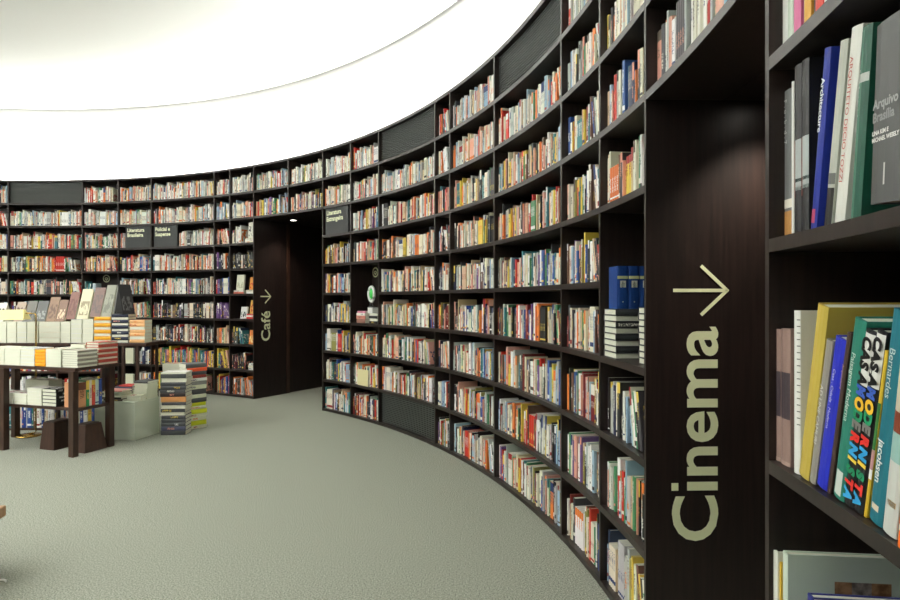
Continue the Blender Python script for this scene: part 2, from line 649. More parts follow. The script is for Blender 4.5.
def fill(bay, shelf, a_left, a_right, z, clear, weights=None, hmean=0.215, rec=0.03, frac=1.0, lean=0.3, tmean=1.0):
    """stand books from a_left to a_right on a curved shelf whose top is at z"""
    r0 = R + rec
    pos = T / 2 + 0.004                    # metres along the arc from the left upright
    total = (a_left - a_right) * r0 - T / 2 - 0.004
    end = pos + (total - pos) * frac
    books = []
    run, proto = 0, None
    do_lean = rnd.random() < lean
    tail = rnd.uniform(0.10, 0.2) if do_lean else 0.0
    while True:
        if run > 0:
            run -= 1
            b = Bk(proto.colour, proto.t, proto.h, proto.d, proto.rgb, proto.acc, proto.r, proto.hard)
            rr = recess
        else:
            t = min(0.042, max(0.009, rnd.lognormvariate(math.log(0.0168 * tmean), 0.36)))
            h = min(clear - 0.012, max(0.165, rnd.gauss(hmean, 0.021)))
            d = min(0.24, h * rnd.uniform(0.64, 0.74))
            b = Bk(pick(weights), t, h, d, hard=rnd.random() < 0.25)
            recess = rnd.choice([0, 0.002, 0.004, 0.006, 0.010, 0.016])
            rr = recess
            if rnd.random() < 0.06:
                run, proto = rnd.randint(1, 3), b
        if pos + b.t > end - tail:
            break
        a = a_left - pos / r0
        b.M = frame(a, r0 + rr, z + 0.0012)
        books.append(b)
        pos += b.t + rnd.choice([0.0006, 0.0006, 0.001, 0.002])
    if do_lean and books:
        ph = rnd.uniform(5, 13) * D2R
        first = True
        while True:
            t = rnd.uniform(0.010, 0.026); h = min(clear - 0.02, max(0.165, rnd.gauss(hmean, 0.02)))
            b = Bk(pick(weights), t, h, h * 0.68)
            if first:
                pos += max(h, books[-1].h) * math.sin(ph) + 0.002
                first = False
            if pos + t / math.cos(ph) + 0.006 > end:
                break
            a = a_left - pos / r0
            b.M = frame(a, r0 + 0.004, z + 0.0012) @ Matrix.Rotation(-ph, 4, 'Y')
            books.append(b)
            pos += t / math.cos(ph) + 0.002
    cells.append((bay, shelf, books))
    return books


# bookcases ---------------------------------------------------------------------
ZK = [CAMZ + (5.21 - k) * P for k in range(9)] + [0.0175]
TH = 0.030
SHELF = ['top shelf', 'second shelf down', 'third shelf down', 'fourth shelf down', 'fifth shelf down', 'sixth shelf down', 'seventh shelf down',
         'eighth shelf down', 'bottom shelf']


def shelf_arc(a0, a1, z, r1=0.30, th=TH):
    g = (T / 2 + 0.0004) / R
    m = MB(); m.arc(R, R + r1, a0 + g, a1 - g, z - th / 2, z + th / 2, max(4, int((a1 - a0) / D2R * 1.6)))
    return m


def bookcase(label, xL, xR, ks, left=True, right=False, vents=(), zs=None, aL=None, aR=None, zbot=0.0):
    aL = A(xL) if aL is None else aL
    aR = A(xR) if aR is None else aR
    t = thing('bookcase', label, 'bookcase', frame((aL + aR) / 2, R, 0), 'bookcase bays of the curved wall')
    inv = t.matrix_world.inverted()
    zs = zs or {k: ZK[k] for k in range(10)}
    for k in ks:
        dp = 0.594 if k == 0 else 0.30
        o = shelf_arc(aR, aL, zs[k], dp).build('top_board' if k == 0 else 'shelf', WOOD, t, inv); fixn(o)
        if k in (9, 99):
            o.name = 'plinth_shelf'
    ztop, zlow = zs[ks[0]], zs[ks[-1]]
    m = MB(); g = (T / 2 + 0.001) / R
    m.arc(R + 0.3015, R + 0.3055, aR + g, aL - g, max(zbot, zlow - TH / 2), ztop - TH / 2 - 0.001, 8)
    fixn(m.build('back_panel', PANEL, t, inv))
    if left:
        plate(aL, 0, R, R + 0.306, zbot, H).build('side_panel', WOOD, t, inv)
    if right:
        plate(aR, 0, R, R + 0.306, zbot, H).build('side_panel', WOOD, t, inv)
    for k in vents:
        z0, z1 = zs[k + 1] + TH / 2 + 0.002, zs[k] - TH / 2 - 0.002
        m = MB()
        m.arc(R + 0.052, R + 0.06, aR + g, aL - g, z0, z1, 16)
        ns = 17
        for j in range(ns):
            zz = z0 + (z1 - z0) * (j + 0.5) / ns
            m.arc(R + 0.036, R + 0.0515, aR + g, aL - g, zz - 0.0045, zz + 0.0045, 16)
        fixn(m.build('ventilation_grille', VENT, t, inv))
    return t


# weights that follow the photograph's shelves
UP = None
DARKW = {'charcoal': 10, 'black': 10, 'navy': 3, 'brown': 3, 'red': 2, 'orange': 2, 'grey': 4, 'cream': 3, 'white': 3, 'purple': 2}
POCKET = {'teal': 5, 'blue': 6, 'green': 5, 'orange': 5, 'yellow': 6, 'purple': 4, 'salmon': 3, 'red': 3, 'brown': 3, 'olive': 4}
LIGHT = {'white': 24, 'cream': 18, 'grey': 16, 'salmon': 6, 'sky-blue': 6, 'tan': 4, 'red': 3, 'orange': 3, 'green': 2, 'charcoal': 3, 'yellow': 2}
WARM = {'cream': 14, 'white': 13, 'salmon': 10, 'orange': 6, 'red': 6, 'tan': 8, 'yellow': 5, 'charcoal': 4, 'brown': 5, 'teal': 4, 'grey': 5, 'sky-blue': 3, 'green': 3, 'black': 4}

ALL = list(range(10))
BAYS = [
    # name for book labels, xL, xR, shelves, vents, rows without ordinary books
    ('bay beyond the grille bay', None, None, ALL, (), ()),
    ('wide bay with a top grille, far left', 8, 82, ALL, (0,), (0,)),
    ('bay right of the far left grille', 82, 118, ALL, (), (4,)),
    ('bay with the Literatura Brasileira sign', 118, 151, ALL, (), (2, 7, 8)),
    ('wide bay with the Policial sign', 151, 214, ALL, (), (2,)),
    ('slim bay right of the Policial bay', 214, 229.6, ALL, (), ()),
    ('display bay left of Café doorway', 229.6, 253.5, ALL, (), (2, 3, 4, 5, 6, 7, 8)),
    ('bay right of Café doorway', 322.6, 350.5, ALL, (), (2,)),
    ('niche bay right of Café doorway', 350.5, 378.5, [0, 1, 2, 3, 4, 6, 7, 8, 9], (), (4, 5)),
    ('wide bay with two grilles', 378.5, 434.7, ALL, (0, 8), (0, 8)),
    ('slim fifth bay left of Cinema doorway', 434.7, 449.7, ALL, (), ()),
    ('fourth bay left of Cinema doorway', 449.7, 494, ALL, (), ()),
    ('third bay left of Cinema doorway', 494, 561, ALL, (0,), (0,)),
    ('second bay left of Cinema doorway', 561, 599.5, ALL, (), ()),
    ('bay left of Cinema doorway', 599.5, 645, [0, 1, 2, 3, 4, 6, 7, 8, 9], (), (4, 5)),
]
CASE = {
    'bay beyond the grille bay': 'dark bookcase bay cut off behind the far left upright',
    'wide bay with a top grille, far left': 'wide dark bookcase bay with a grille on top, behind the display tables',
    'bay right of the far left grille': 'narrow dark bookcase bay holding a round pale emblem behind the tables',
    'bay with the Literatura Brasileira sign': 'narrow dark bookcase bay holding the Literatura Brasileira sign',
    'wide bay with the Policial sign': 'wide dark bookcase bay holding the Policial e Suspense sign',
    'slim bay right of the Policial bay': 'slimmest dark bookcase bay, two uprights left of Café doorway',
    'display bay left of Café doorway': 'dark bookcase bay of face-out displays directly left of Café doorway',
    'bay right of Café doorway': 'dark bookcase bay holding the Literatura Estrangeira sign, right of Café doorway',
    'niche bay right of Café doorway': 'dark bookcase bay with a tall niche holding an ornament and round emblem',
    'wide bay with two grilles': 'wide dark bookcase bay with one grille on top and one at floor level',
    'slim fifth bay left of Cinema doorway': 'slim dark bookcase bay right of the floor level grille',
    'fourth bay left of Cinema doorway': 'dark bookcase bay just left of the highest wall grille',
    'third bay left of Cinema doorway': 'wide dark bookcase bay under the highest grille on the curved wall',
    'second bay left of Cinema doorway': 'dark bookcase bay between the highest grille and the blue box set bay',
    'bay left of Cinema doorway': 'dark bookcase bay whose niche holds the blue book set, beside Cinema panel',
}
for bi, (nm, xL, xR, ks, vents, skip) in enumerate(BAYS):
    aL = A(xL) if xL else 102.2 * D2R
    aR = A(xR) if xR else A(8)
    bookcase(CASE[nm], xL, xR, ks, left=(nm != 'bay right of Café doorway'), right=False, vents=vents, aL=aL, aR=aR)
    far = bi < 7
    for k in range(9):
        if k in skip:
            continue
        w = None
        if k <= 1:
            w = LIGHT
        elif k == 2 or k == 3:
            w = WARM if rnd.random() < 0.6 else None
        if nm == 'wide bay with the Policial sign':
            w = {3: WARM, 4: None, 5: DARKW, 6: DARKW, 7: POCKET, 8: POCKET}.get(k, w)
        elif nm == 'slim bay right of the Policial bay':
            w = {3: DARKW, 5: {'purple': 1}, 6: WARM, 7: POCKET, 8: POCKET}.get(k, w)
        hm = 0.212 if k < 6 else 0.222
        fr = 1.0 if rnd.random() < 0.85 else rnd.uniform(0.82, 0.95)
        if nm == 'wide bay with the Policial sign' and k == 8:
            fr = 0.85
        if nm == 'wide bay with the Policial sign' and k == 7 or nm == 'slim bay right of the Policial bay' and k in (7,):
            hm = 0.235
        fill(nm, SHELF[k], aL, aR, ZK[k + 1] + TH / 2, P - TH, w, hm, frac=fr, rec=0.026)

# above the two doorways
bookcase('curved bookcase with two shelves of books above Café doorway, left half', 253.5, 288, [0, 1, 2], left=False, zbot=zCafe)
bookcase('curved bookcase with two shelves of books above Café doorway, right half', 288, 322.6, [0, 1, 2], left=True, zbot=zCafe)
for k in (0, 1):
    for x0, x1, nm in ((253.5, 288, 'left half above Café doorway'), (288, 322.6, 'right half above Café doorway')):
        fill(nm, SHELF[k], A(x0), A(x1), ZK[k + 1] + TH / 2, P - TH, LIGHT if k == 0 else None)
bookcase('curved bookcase bay of books above Cinema doorway', 645, 767, [0, 1, 2, 3], left=False, zbot=zCine)
for k in (0, 1, 2):
    fill('bay above Cinema doorway', SHELF[k], aML, aMR, ZK[k + 1] + TH / 2, P - TH, LIGHT, 0.225)

# the near bay at the right
zR = {0: ZK[0], 1: CAMZ + 3.9 * P, 2: CAMZ + 2.7 * P, 3: CAMZ + 1.5 * P, 4: CAMZ + 0.345 * P, 5: CAMZ - 1.06 * P, 6: CAMZ - 2.47 * P, 7: 0.0175}
aRend = -15.0 * D2R
bookcase('nearest dark bookcase bay of large art books, right of Cinema doorway', 767, None, [0, 1, 2, 3, 4, 5, 6, 7], left=False, right=True, zs=zR, aL=aMR, aR=aRend)
for k in (0, 1, 6):
    zt = zR[k + 1] + TH / 2
    fill('bay right of Cinema doorway', SHELF[k], aMR, aRend, zt, zR[k] - TH / 2 - zt, LIGHT, 0.26)

# ------------------------------------------------------------------ large books of the near bay
hero = 'bay right of Cinema doorway'


def near_book(colour, x, t, h, z, rgb, label, d=None, lean=0.0, rec=0.03, acc=None, hard=True, plain=True, lift=0.0, r=(0.5, 0.5, 0.5)):
    """x: column of the spine's left edge at its foot; lean in degrees, tops to the right"""
    b = Bk(colour, t, h, d or h * 0.75, rgb, acc or (240, 240, 235), r, hard, plain)
    a = ray_angle(x, R + rec)
    M = frame(a, R + rec, z + 0.0012 + lift)
    if lean:
        ph = lean * D2R
        M = M @ Matrix.Translation((t, 0, 0)) @ Matrix.Rotation(ph, 4, 'Y') @ Matrix.Translation((-t, 0, 0))
        M = M @ Matrix.Translation((0, 0, 0))
    b.M = M
    o = make_book(b, 'book', label)
    o['_hero'] = 1
    return o, b


def spine_x(px, rec=0.03):
    return -ray_angle(px, R + rec) * (R + 0.02)


zA, zB, zC_, zD = zR[4] + TH / 2, zR[5] + TH / 2, zR[6] + TH / 2, zR[3] + TH / 2
HERO = []


def hh(xpx, ypx, z, rec=0.03):
    """height of a book whose spine top shows at (xpx, ypx)"""
    a = ray_angle(xpx, R + rec)
    return CAMZ + (300 - ypx) / F * pol(R + rec, a).y - z


def run_near(rows, z, pre):
    """rows: (colour words, rgb, x_left, x_right at the foot, y_top, x_top, lean, recess, depth, label, extra) left to right, kept clear of each other"""
    last = -1e9
    out = []
    for (cw, rgb, x0, x1, ytop, xtop, lean, rec, d, label, kw) in rows:
        s0, s1 = spine_x(x0, rec), spine_x(x1, rec)
        if out:
            pb, pl = out[-1][1], prev
            last += max(0.0, min(pb.h, hh(xtop, ytop, z, rec)) * (math.tan(pl * D2R) - math.tan(lean * D2R)))
        prev = lean
        s0 = max(s0, last)
        t = max(0.006, s1 - s0)
        h = hh(xtop, ytop, z + kw.get('lift', 0), rec) / math.cos(lean * D2R)
        last = s0 + t / math.cos(lean * D2R) + 0.0016
        a = -s0 / (R + 0.02)
        b = Bk(cw, t, h, d, rgb, kw.get('acc', (238, 238, 232)), kw.get('r', (0.5, 0.5, 0.5)), kw.get('hard', True), kw.get('plain', True))
        M = frame(a, R + rec, z + 0.0012 + kw.get('lift', 0))
        if lean > 0:                                   # foot pivots on its right lower edge
            M = M @ Matrix.Translation((t / math.cos(lean * D2R), 0, 0)) @ Matrix.Rotation(lean * D2R, 4, 'Y') @ Matrix.Translation((-t, 0, 0))
        b.M = M
        o = make_book(b, 'book', label, 'book', 'large art books in the nearest bay')
        HERO.append(o)
        out.append((o, b))
        print('near', cw, round(t, 4), round(h, 3))
    return out


def bands(o, b, items):
    """printed blocks on a spine: (v0, v1, rgb[, u0, u1])"""
    m = MB(); mats = []
    for it in items:
        v0, v1, rgb = it[:3]
        u0, u1 = it[3:5] if len(it) > 3 else (0.02, 0.98)
        mt = paint(rgb)
        if mt not in mats:
            mats.append(mt)
        e = min(0.004, b.t * 0.22)
        pr = [(0, e), (0.22, e * 0.22), (0.5, 0), (0.78, e * 0.22), (1, e)]

        def yy(u):
            for (p0, q0), (p1, q1) in zip(pr, pr[1:]):
                if u <= p1:
                    return q0 + (q1 - q0) * (u - p0) / (p1 - p0)
            return e
        us = sorted({u0, u1, *[q for q, _ in pr if u0 < q < u1]})
        n0 = len(m.v)
        for uu in us:
            m.add([(uu * b.t, yy(uu) - 0.0004, v0 * b.h), (uu * b.t, yy(uu) - 0.0004, v1 * b.h)])
        for k in range(len(us) - 1):
            q = n0 + 2 * k
            m.face([q, q + 2, q + 3, q + 1], mats.index(mt))
    return m.build('spine_print', mats, o)


def title(o, b, text, size, rgb, start, off=0.0, base=0.5, sx=1.0):
    size = min(size, b.t * 0.85)
    """text running down the spine, start = metres below the top"""
    return lettering('spine_title', [(text, size, off, (start, b.t * base - size * 0.36), paint(rgb), sx, 1.0)], o, spine_down(b.t, b.h))


q = run_near([
    ('grey', (120, 122, 122), 781, 791, 92, 785, 0, 0.034, 0.20, 'grey photo spine with white marks, leftmost on the near bay Arquivo shelf', {}),
    ('white', (235, 236, 232), 791, 793, 83, 791, 0, 0.030, 0.20, 'thin white book left of two black ones on the near bay Arquivo shelf', {}),
    ('black', (36, 36, 38), 793, 799.5, 64, 799, 0, 0.026, 0.235, 'left of two black art books with red strip, near bay Arquivo shelf', {}),
    ('black', (32, 32, 34), 800, 807, 57, 808, 0, 0.026, 0.24, 'right of two black art books with red strip, left of shiny blue book', {}),
    ('blue', (28, 48, 150), 809, 814.5, 52, 823, 9.5, 0.022, 0.21, 'shiny royal blue book lettered Architecture on the near bay Arquivo shelf', {}),
    ('grey', (190, 194, 184), 822, 829, 39, 846, 10.5, 0.030, 0.20, 'pale grey and black art book leaning right of the shiny blue book', {}),
    ('white', (232, 233, 226), 832, 842, 26, 858, 10.5, 0.022, 0.20, 'white book with red lettering down its spine, leaning beside the green book', {}),
    ('green', (24, 84, 66), 847, 858, 27, 866, 7, 0.022, 0.21, 'dark green book with a silver band left of the Arquivo Brasília book', {}),
    ('charcoal', (84, 86, 86), 868, 899, 32, 874, 4, 0.016, 0.24, 'thick charcoal grey Arquivo Brasília book on the near bay upper shelf', {'lift': 0.012}),
    ('charcoal', (88, 90, 89), 901, 930, 14, 903, 4, 0.016, 0.24, 'second charcoal volume right of the Arquivo Brasília book', {'lift': 0.012}),
], zA, 'upper')
(g1, bg1), _, (k1, bk1), (k2, bk2), (bl, bbl), (gr, bgr), (tz, btz), (gn, bgn), (aq, baq), (aq2, baq2) = q
title(g1, bg1, 'F . o . b . d . 7', 0.018, (225, 228, 225), 0.02)
bands(g1, bg1, [(0.02, 0.18, (190, 140, 80)), (0.2, 0.26, (230, 225, 210))])
for o, b in ((k1, bk1), (k2, bk2)):
    bands(o, b, [(0.22, 0.56, (176, 96, 80), 0.0, 0.3), (0.26, 0.56, (176, 184, 184), 0.32, 1.0), (0.26, 0.28, (40, 70, 66), 0.32, 1.0), (0.31, 0.33, (40, 70, 66), 0.32, 1.0)])
title(bl, bbl, 'Architecture', 0.020, (240, 242, 246), 0.055, 0.0004)
bands(bl, bbl, [(0.04, 0.12, (190, 70, 110), 0.2, 0.8)])
bands(gr, bgr, [(0.0, 0.22, (48, 47, 46)), (0.24, 0.3, (110, 112, 108))])
title(tz, btz, 'ARQUITETO DECIO TOZZI', 0.0165, (196, 88, 82), 0.05, 0.0, 0.5, 1.1)
bands(gn, bgn, [(0.0, 0.715, (84, 130, 112), 0.0, 0.48), (0.76, 0.98, (84, 130, 112), 0.0, 0.48), (0.715, 0.76, (188, 194, 190))])
title(gn, bgn, 'Oficina Brasileira de Projetos', 0.009, (226, 232, 226), 0.07, 0, 0.25)
lettering('spine_title', [('Arquivo', 0.0215, 0.0007, (0.006, baq.h * 0.53), paint((168, 171, 171))), ('Brasília', 0.0215, 0.0007, (0.006, baq.h * 0.53 - 0.021), paint((150, 153, 153))),
                          ('LINA KIM E', 0.0095, 0.0004, (0.006, baq.h * 0.53 - 0.042), paint((235, 236, 232))), ('MICHAEL WESELY', 0.0095, 0.0004, (0.006, baq.h * 0.53 - 0.053), paint((235, 236, 232)))],
          aq, spine_flat())
bands(aq, baq, [(0.10, 0.22, (210, 212, 208), 0.47, 0.52)])
# red book lying under the two grey volumes
b = Bk('red', 0.009, 0.20, 0.20, (205, 60, 90), plain=True)
aa = ray_angle(872, R + 0.02)
Mr = frame(aa, R + 0.035, zA + 0.001)
b.M = Mr @ axes(V((0.19, 0, 0)), V((0, 0, 1)), V((0, 1, 0)), V((-1, 0, 0)))
HERO.append(make_book(b, 'book', 'thin red book lying flat under the Arquivo Brasília volumes'))

q = run_near([
    ('brown', (150, 124, 116), 771, 779.3, 329, 773, 0, 0.016, 0.15, 'left of two pinkish brown volumes with a dark band, Casa Modernista shelf', {}),
    ('brown', (148, 122, 114), 779.6, 788.5, 329, 782, 0, 0.016, 0.17, 'right of two pinkish brown volumes with a dark band, beside white book', {}),
    ('white', (232, 233, 228), 792.5, 798.5, 311, 794, 0, 0.012, 0.23, 'white spined book with ruler ticks and a grey cover, left of yellow book', {}),
    ('yellow', (196, 174, 78), 796, 806, 308, 818, 13, 0.008, 0.25, 'large mustard yellow hardback leaning on the Casa Modernista shelf', {}),
    ('grey', (152, 148, 138), 806.5, 813, 342, 829, 13.5, 0.010, 0.19, 'grey tan book with white title between the yellow and blue ones', {}),
    ('blue', (32, 44, 186), 813, 824, 341, 838, 14, 0.012, 0.17, 'bright cobalt blue book leaning on the Casa Modernista shelf', {}),
    ('brown', (70, 52, 46), 824.5, 829, 334, 849, 13.5, 0.013, 0.19, 'dark brown thin book right of the cobalt blue one', {}),
    ('green', (36, 122, 104), 831, 841, 322, 855, 13, 0.012, 0.24, 'green hardback with white title, left of both Casa Modernista books', {}),
    ('black', (26, 27, 30), 842, 851, 333, 867, 13, 0.012, 0.17, 'left of two Casa Modernista books with rainbow coloured letters', {}),
    ('black', (26, 27, 30), 851.5, 860, 333, 878, 13, 0.012, 0.17, 'right of two Casa Modernista books with rainbow coloured letters', {}),
    ('yellow', (214, 180, 50), 861, 865.5, 352, 884, 12.5, 0.014, 0.15, 'slim yellow and green book right of the Casa Modernista pair', {}),
    ('teal', (28, 112, 128), 866, 879, 313, 893, 11.5, 0.012, 0.25, 'wide teal book with white lowercase title, right of Casa Modernista pair', {}),
    ('grey', (196, 200, 194), 880, 893, 330, 905, 10, 0.008, 0.23, 'pale grey book with gold arc, between the teal and orange books', {}),
    ('orange', (232, 110, 30), 894.5, 905, 330, 915, 8, -0.004, 0.20, 'orange book at the right end of the Casa Modernista shelf', {}),
], zB, 'lower')
(v1, bv1), (v2, bv2), (wr, bwr), (yl, byl), (gt, bgt), (cb, bcb), (db, bdb), (gh, bgh), (c1, bc1), (c2, bc2), (yg, byg), (jc, bjc), (pg, bpg), (og, bog) = q
for o, b in ((v1, bv1), (v2, bv2)):
    bands(o, b, [(0.34, 0.68, (66, 56, 62)), (0.0, 0.03, (176, 150, 138))])
bands(wr, bwr, [(0.3 + 0.04 * j, 0.306 + 0.04 * j, (90, 90, 90), 0.7, 1.0) for j in range(17)])
title(gt, bgt, 'AD LINE CAMURI', 0.016, (228, 228, 216), 0.09)
title(cb, bcb, 'Casa . Cidade . Moderna', 0.012, (226, 228, 240), 0.06)
title(db, bdb, 'Arquitetura', 0.010, (190, 150, 110), 0.06)
title(gh, bgh, 'Paisagem Moderna', 0.017, (225, 232, 224), 0.06, 0, 0.5)
bands(gh, bgh, [(0.02, 0.16, (206, 214, 206), 0.25, 0.8)])
CM = 'CASA'
RAIN = [('M', (60, 96, 190)), ('O', (240, 190, 50)), ('D', (30, 140, 96)), ('E', (120, 118, 114)), ('R', (214, 50, 44)), ('N', (50, 160, 220)),
        ('I', (238, 200, 70)), ('S', (30, 140, 96)), ('T', (214, 50, 44)), ('A', (50, 160, 220))]
for o, b in ((c1, bc1), (c2, bc2)):
    x = 0.012; sz = b.t * 1.12; it = []
    step = (b.h - 0.02) / 14.0
    bands(o, b, [(0.70, 0.985, (232, 233, 228))])
    for ch in CM:
        it.append((ch, sz, 0.0020, (x, b.t * 0.1), paint((24, 24, 26)), step * 1.35 / sz, 1.0)); x += step
    for ch, c in RAIN:
        sxx = step * 1.35 / sz if ch not in 'I' else step * 1.35 / sz
        it.append((ch, sz, 0.0022, (x + (0.004 if ch == 'I' else 0), b.t * 0.1), paint(c), sxx * (0.82 if ch == 'M' else 1), 1.0)); x += step
    lettering('spine_title', it, o, spine_down(b.t, b.h))
bands(yg, byg, [(0.42, 0.7, (60, 120, 60)), (0.3, 0.42, (200, 150, 150)), (0.24, 0.3, (240, 240, 236))])
title(jc, bjc, 'Bernardes', 0.020, (214, 226, 222), 0.06, 0, 0.5)
title(jc, bjc, 'jacobsen', 0.021, (238, 240, 236), bjc.h * 0.60, 0.0004, 0.5)
bands(jc, bjc, [(0.06, 0.09, (232, 214, 190), 0.25, 0.75)])
bands(pg, bpg, [(0.0, 0.36, (206, 210, 204)), (0.36, 0.5, (150, 190, 184)), (0.5, 0.6, (128, 62, 40)), (0.6, 0.97, (206, 198, 176)), (0.14, 0.17, (190, 150, 70), 0.3, 0.85)])
bands(og, bog, [(0.08, 0.11, (240, 236, 226), 0.2, 0.8)])

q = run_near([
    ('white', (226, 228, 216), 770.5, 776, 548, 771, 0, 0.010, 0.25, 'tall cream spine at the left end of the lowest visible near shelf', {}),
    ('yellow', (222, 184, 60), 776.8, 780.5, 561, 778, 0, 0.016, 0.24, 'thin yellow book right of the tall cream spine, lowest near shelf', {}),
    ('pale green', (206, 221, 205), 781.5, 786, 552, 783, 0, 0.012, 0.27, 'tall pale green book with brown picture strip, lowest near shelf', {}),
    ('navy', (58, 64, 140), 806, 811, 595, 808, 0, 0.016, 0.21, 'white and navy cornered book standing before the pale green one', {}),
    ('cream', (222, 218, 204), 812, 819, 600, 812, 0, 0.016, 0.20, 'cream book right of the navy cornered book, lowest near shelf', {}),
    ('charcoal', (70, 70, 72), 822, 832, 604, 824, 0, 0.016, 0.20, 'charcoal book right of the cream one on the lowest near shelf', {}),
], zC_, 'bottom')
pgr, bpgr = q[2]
m = MB(); xs = bpgr.t + 0.0003
for y0, y1, c in ((0.10, 0.135, (150, 116, 84)), (0.135, 0.175, (142, 132, 122)), (0.175, 0.215, (150, 116, 84))):
    i0 = m.add([(xs, y0, bpgr.h - 0.105), (xs, y1, bpgr.h - 0.105), (xs, y1, bpgr.h - 0.055), (xs, y0, bpgr.h - 0.055)])
    m.face([i0, i0 + 1, i0 + 2, i0 + 3], 0 if c[0] == 150 else 1)
m.build('cover_picture', [noise_mat('cork_print', (120, 84, 52), (176, 136, 96), 60), noise_mat('bark_print', (96, 88, 80), (166, 156, 146), 60)], pgr)
# cover photograph of the shiny blue book
m = MB(); xs = bbl.t + 0.0003
i0 = m.add([(xs, 0.02, 0.10 * bbl.h / 0.3), (xs, 0.20, 0.10 * bbl.h / 0.3), (xs, 0.20, 0.62 * bbl.h), (xs, 0.02, 0.62 * bbl.h)])
m.face([i0, i0 + 1, i0 + 2, i0 + 3])
m.build('cover_picture', noise_mat('sky_print', (40, 66, 150), (120, 140, 170), 12), bl)

q = run_near([
    ('white', (228, 231, 226), 778, 786, -40, 780, 0, 0.030, 0.20, 'white book at the left end of the top visible near shelf', {}),
    ('pale green', (206, 220, 204), 786.5, 791.5, -50, 788, 0, 0.028, 0.20, 'pale green book between white and pink on the top visible near shelf', {}),
    ('pink', (214, 110, 158), 792, 799, -60, 795, 0, 0.018, 0.21, 'pink book on the top visible near shelf', {}),
    ('grey', (160, 160, 156), 799.4, 802, -60, 800, 0, 0.026, 0.20, 'thin grey book between pink and amber on the top visible near shelf', {}),
    ('yellow', (222, 168, 66), 802.4, 809, -80, 806, 0, 0.016, 0.21, 'amber yellow book on the top visible near shelf', {}),
    ('charcoal', (70, 68, 66), 809.4, 813, -80, 811, 0, 0.024, 0.20, 'thin charcoal book left of the red one on the top visible near shelf', {}),
    ('red', (212, 62, 48), 813.4, 821, -90, 818, 0, 0.016, 0.21, 'red book on the top visible near shelf', {}),
    ('white', (232, 234, 236), 821.4, 829, -100, 824, 0, 0.018, 0.21, 'white book right of the red one on the top visible near shelf', {}),
], zD, 'top')

# ------------------------------------------------------------------ signs on the shelves
def shelf_sign(x0, x1, k, lines, label, size):
    a0, a1 = A(x0), A(x1)
    z0 = ZK[k + 1] + TH / 2 + 0.001
    z1 = ZK[k] - TH / 2 - 0.004
    w = (a0 - a1) * (R + 0.012)
    t = thing('shelf_sign', label, 'sign', frame((a0 + a1) / 2, R + 0.016, z0))
    m = MB(); m.box(-w / 2, w / 2, 0, 0.012, 0, z1 - z0)
    m.build('board', SIGN, t, bevel=0.001)
    hgt = z1 - z0
    lettering('lettering', [(s, size, size * 0.03, (-w / 2 + 0.025, hgt - size * 1.05 - size * 0.98 * i), SIGNTXT) for i, s in enumerate(lines)], t, spine_flat(-0.001))


shelf_sign(125, 149.2, 2, ['Literatura', 'Brasileira'], 'charcoal shelf sign reading Literatura Brasileira, left of the Policial sign', 0.078)
shelf_sign(153, 176.4, 2, ['Policial e', 'Suspense'], 'charcoal shelf sign reading Policial e Suspense', 0.078)
shelf_sign(324.2, 346.8, 2, ['Literatura', 'Estrangeira'], 'charcoal shelf sign reading Literatura Estrangeira beside Café doorway', 0.078)
fill('bay with the Literatura Brasileira sign', SHELF[2], A(118), A(124.6), ZK[3] + TH / 2, P - TH, LIGHT, lean=0)
fill('wide bay with the Policial sign', SHELF[2], A(176.4) + 0.001, A(214), ZK[3] + TH / 2, P - TH, LIGHT, lean=0)
fill('bay right of Café doorway', SHELF[2], A(346.8), A(350.5), ZK[3] + TH / 2, P - TH, LIGHT, lean=0)


def emblem(x, y, label):
    rr = R + 0.293
    a = ray_angle(x, rr)
    z = CAMZ + (300 - y) / F * pol(rr, a).y
    t = thing('round_emblem', label, 'emblem', frame(a, rr, z))
    m = MB(); n = 36; ro, ri = 0.060, 0.047
    for k in range(n):
        c, s = math.cos(2 * math.pi * k / n), math.sin(2 * math.pi * k / n)
        m.add([(ro * c, 0, ro * s), (ri * c, 0, ri * s), (ro * c, -0.003, ro * s), (ri * c, -0.003, ri * s)])
    for k in range(n):
        q, w = 4 * k, 4 * ((k + 1) % n)
        m.face([q + 2, q + 3, w + 3, w + 2]); m.face([q, q + 2, w + 2, w]); m.face([q + 1, w + 1, w + 3, q + 3])
    fixn(m.build('ring', PALE, t))
    m = MB()
    for sg in (-1, 1):
        m.box(-0.006, 0.042, -0.003, 0, -0.006, 0.006, Matrix.Translation((0, 0, -0.028)) @ Matrix.Rotation(-math.atan2(1, sg * 0.9), 4, 'Y'))
    m.box(-0.02, 0.02, -0.003, 0, 0.004, 0.018)
    m.build('symbol', PALE, t)


emblem(375.5, 272.3, 'round pale ring emblem at the back of the niche above the ornament')
emblem(106.5, 278.6, 'round pale ring emblem on the shelf back above the tent-shaped display books')

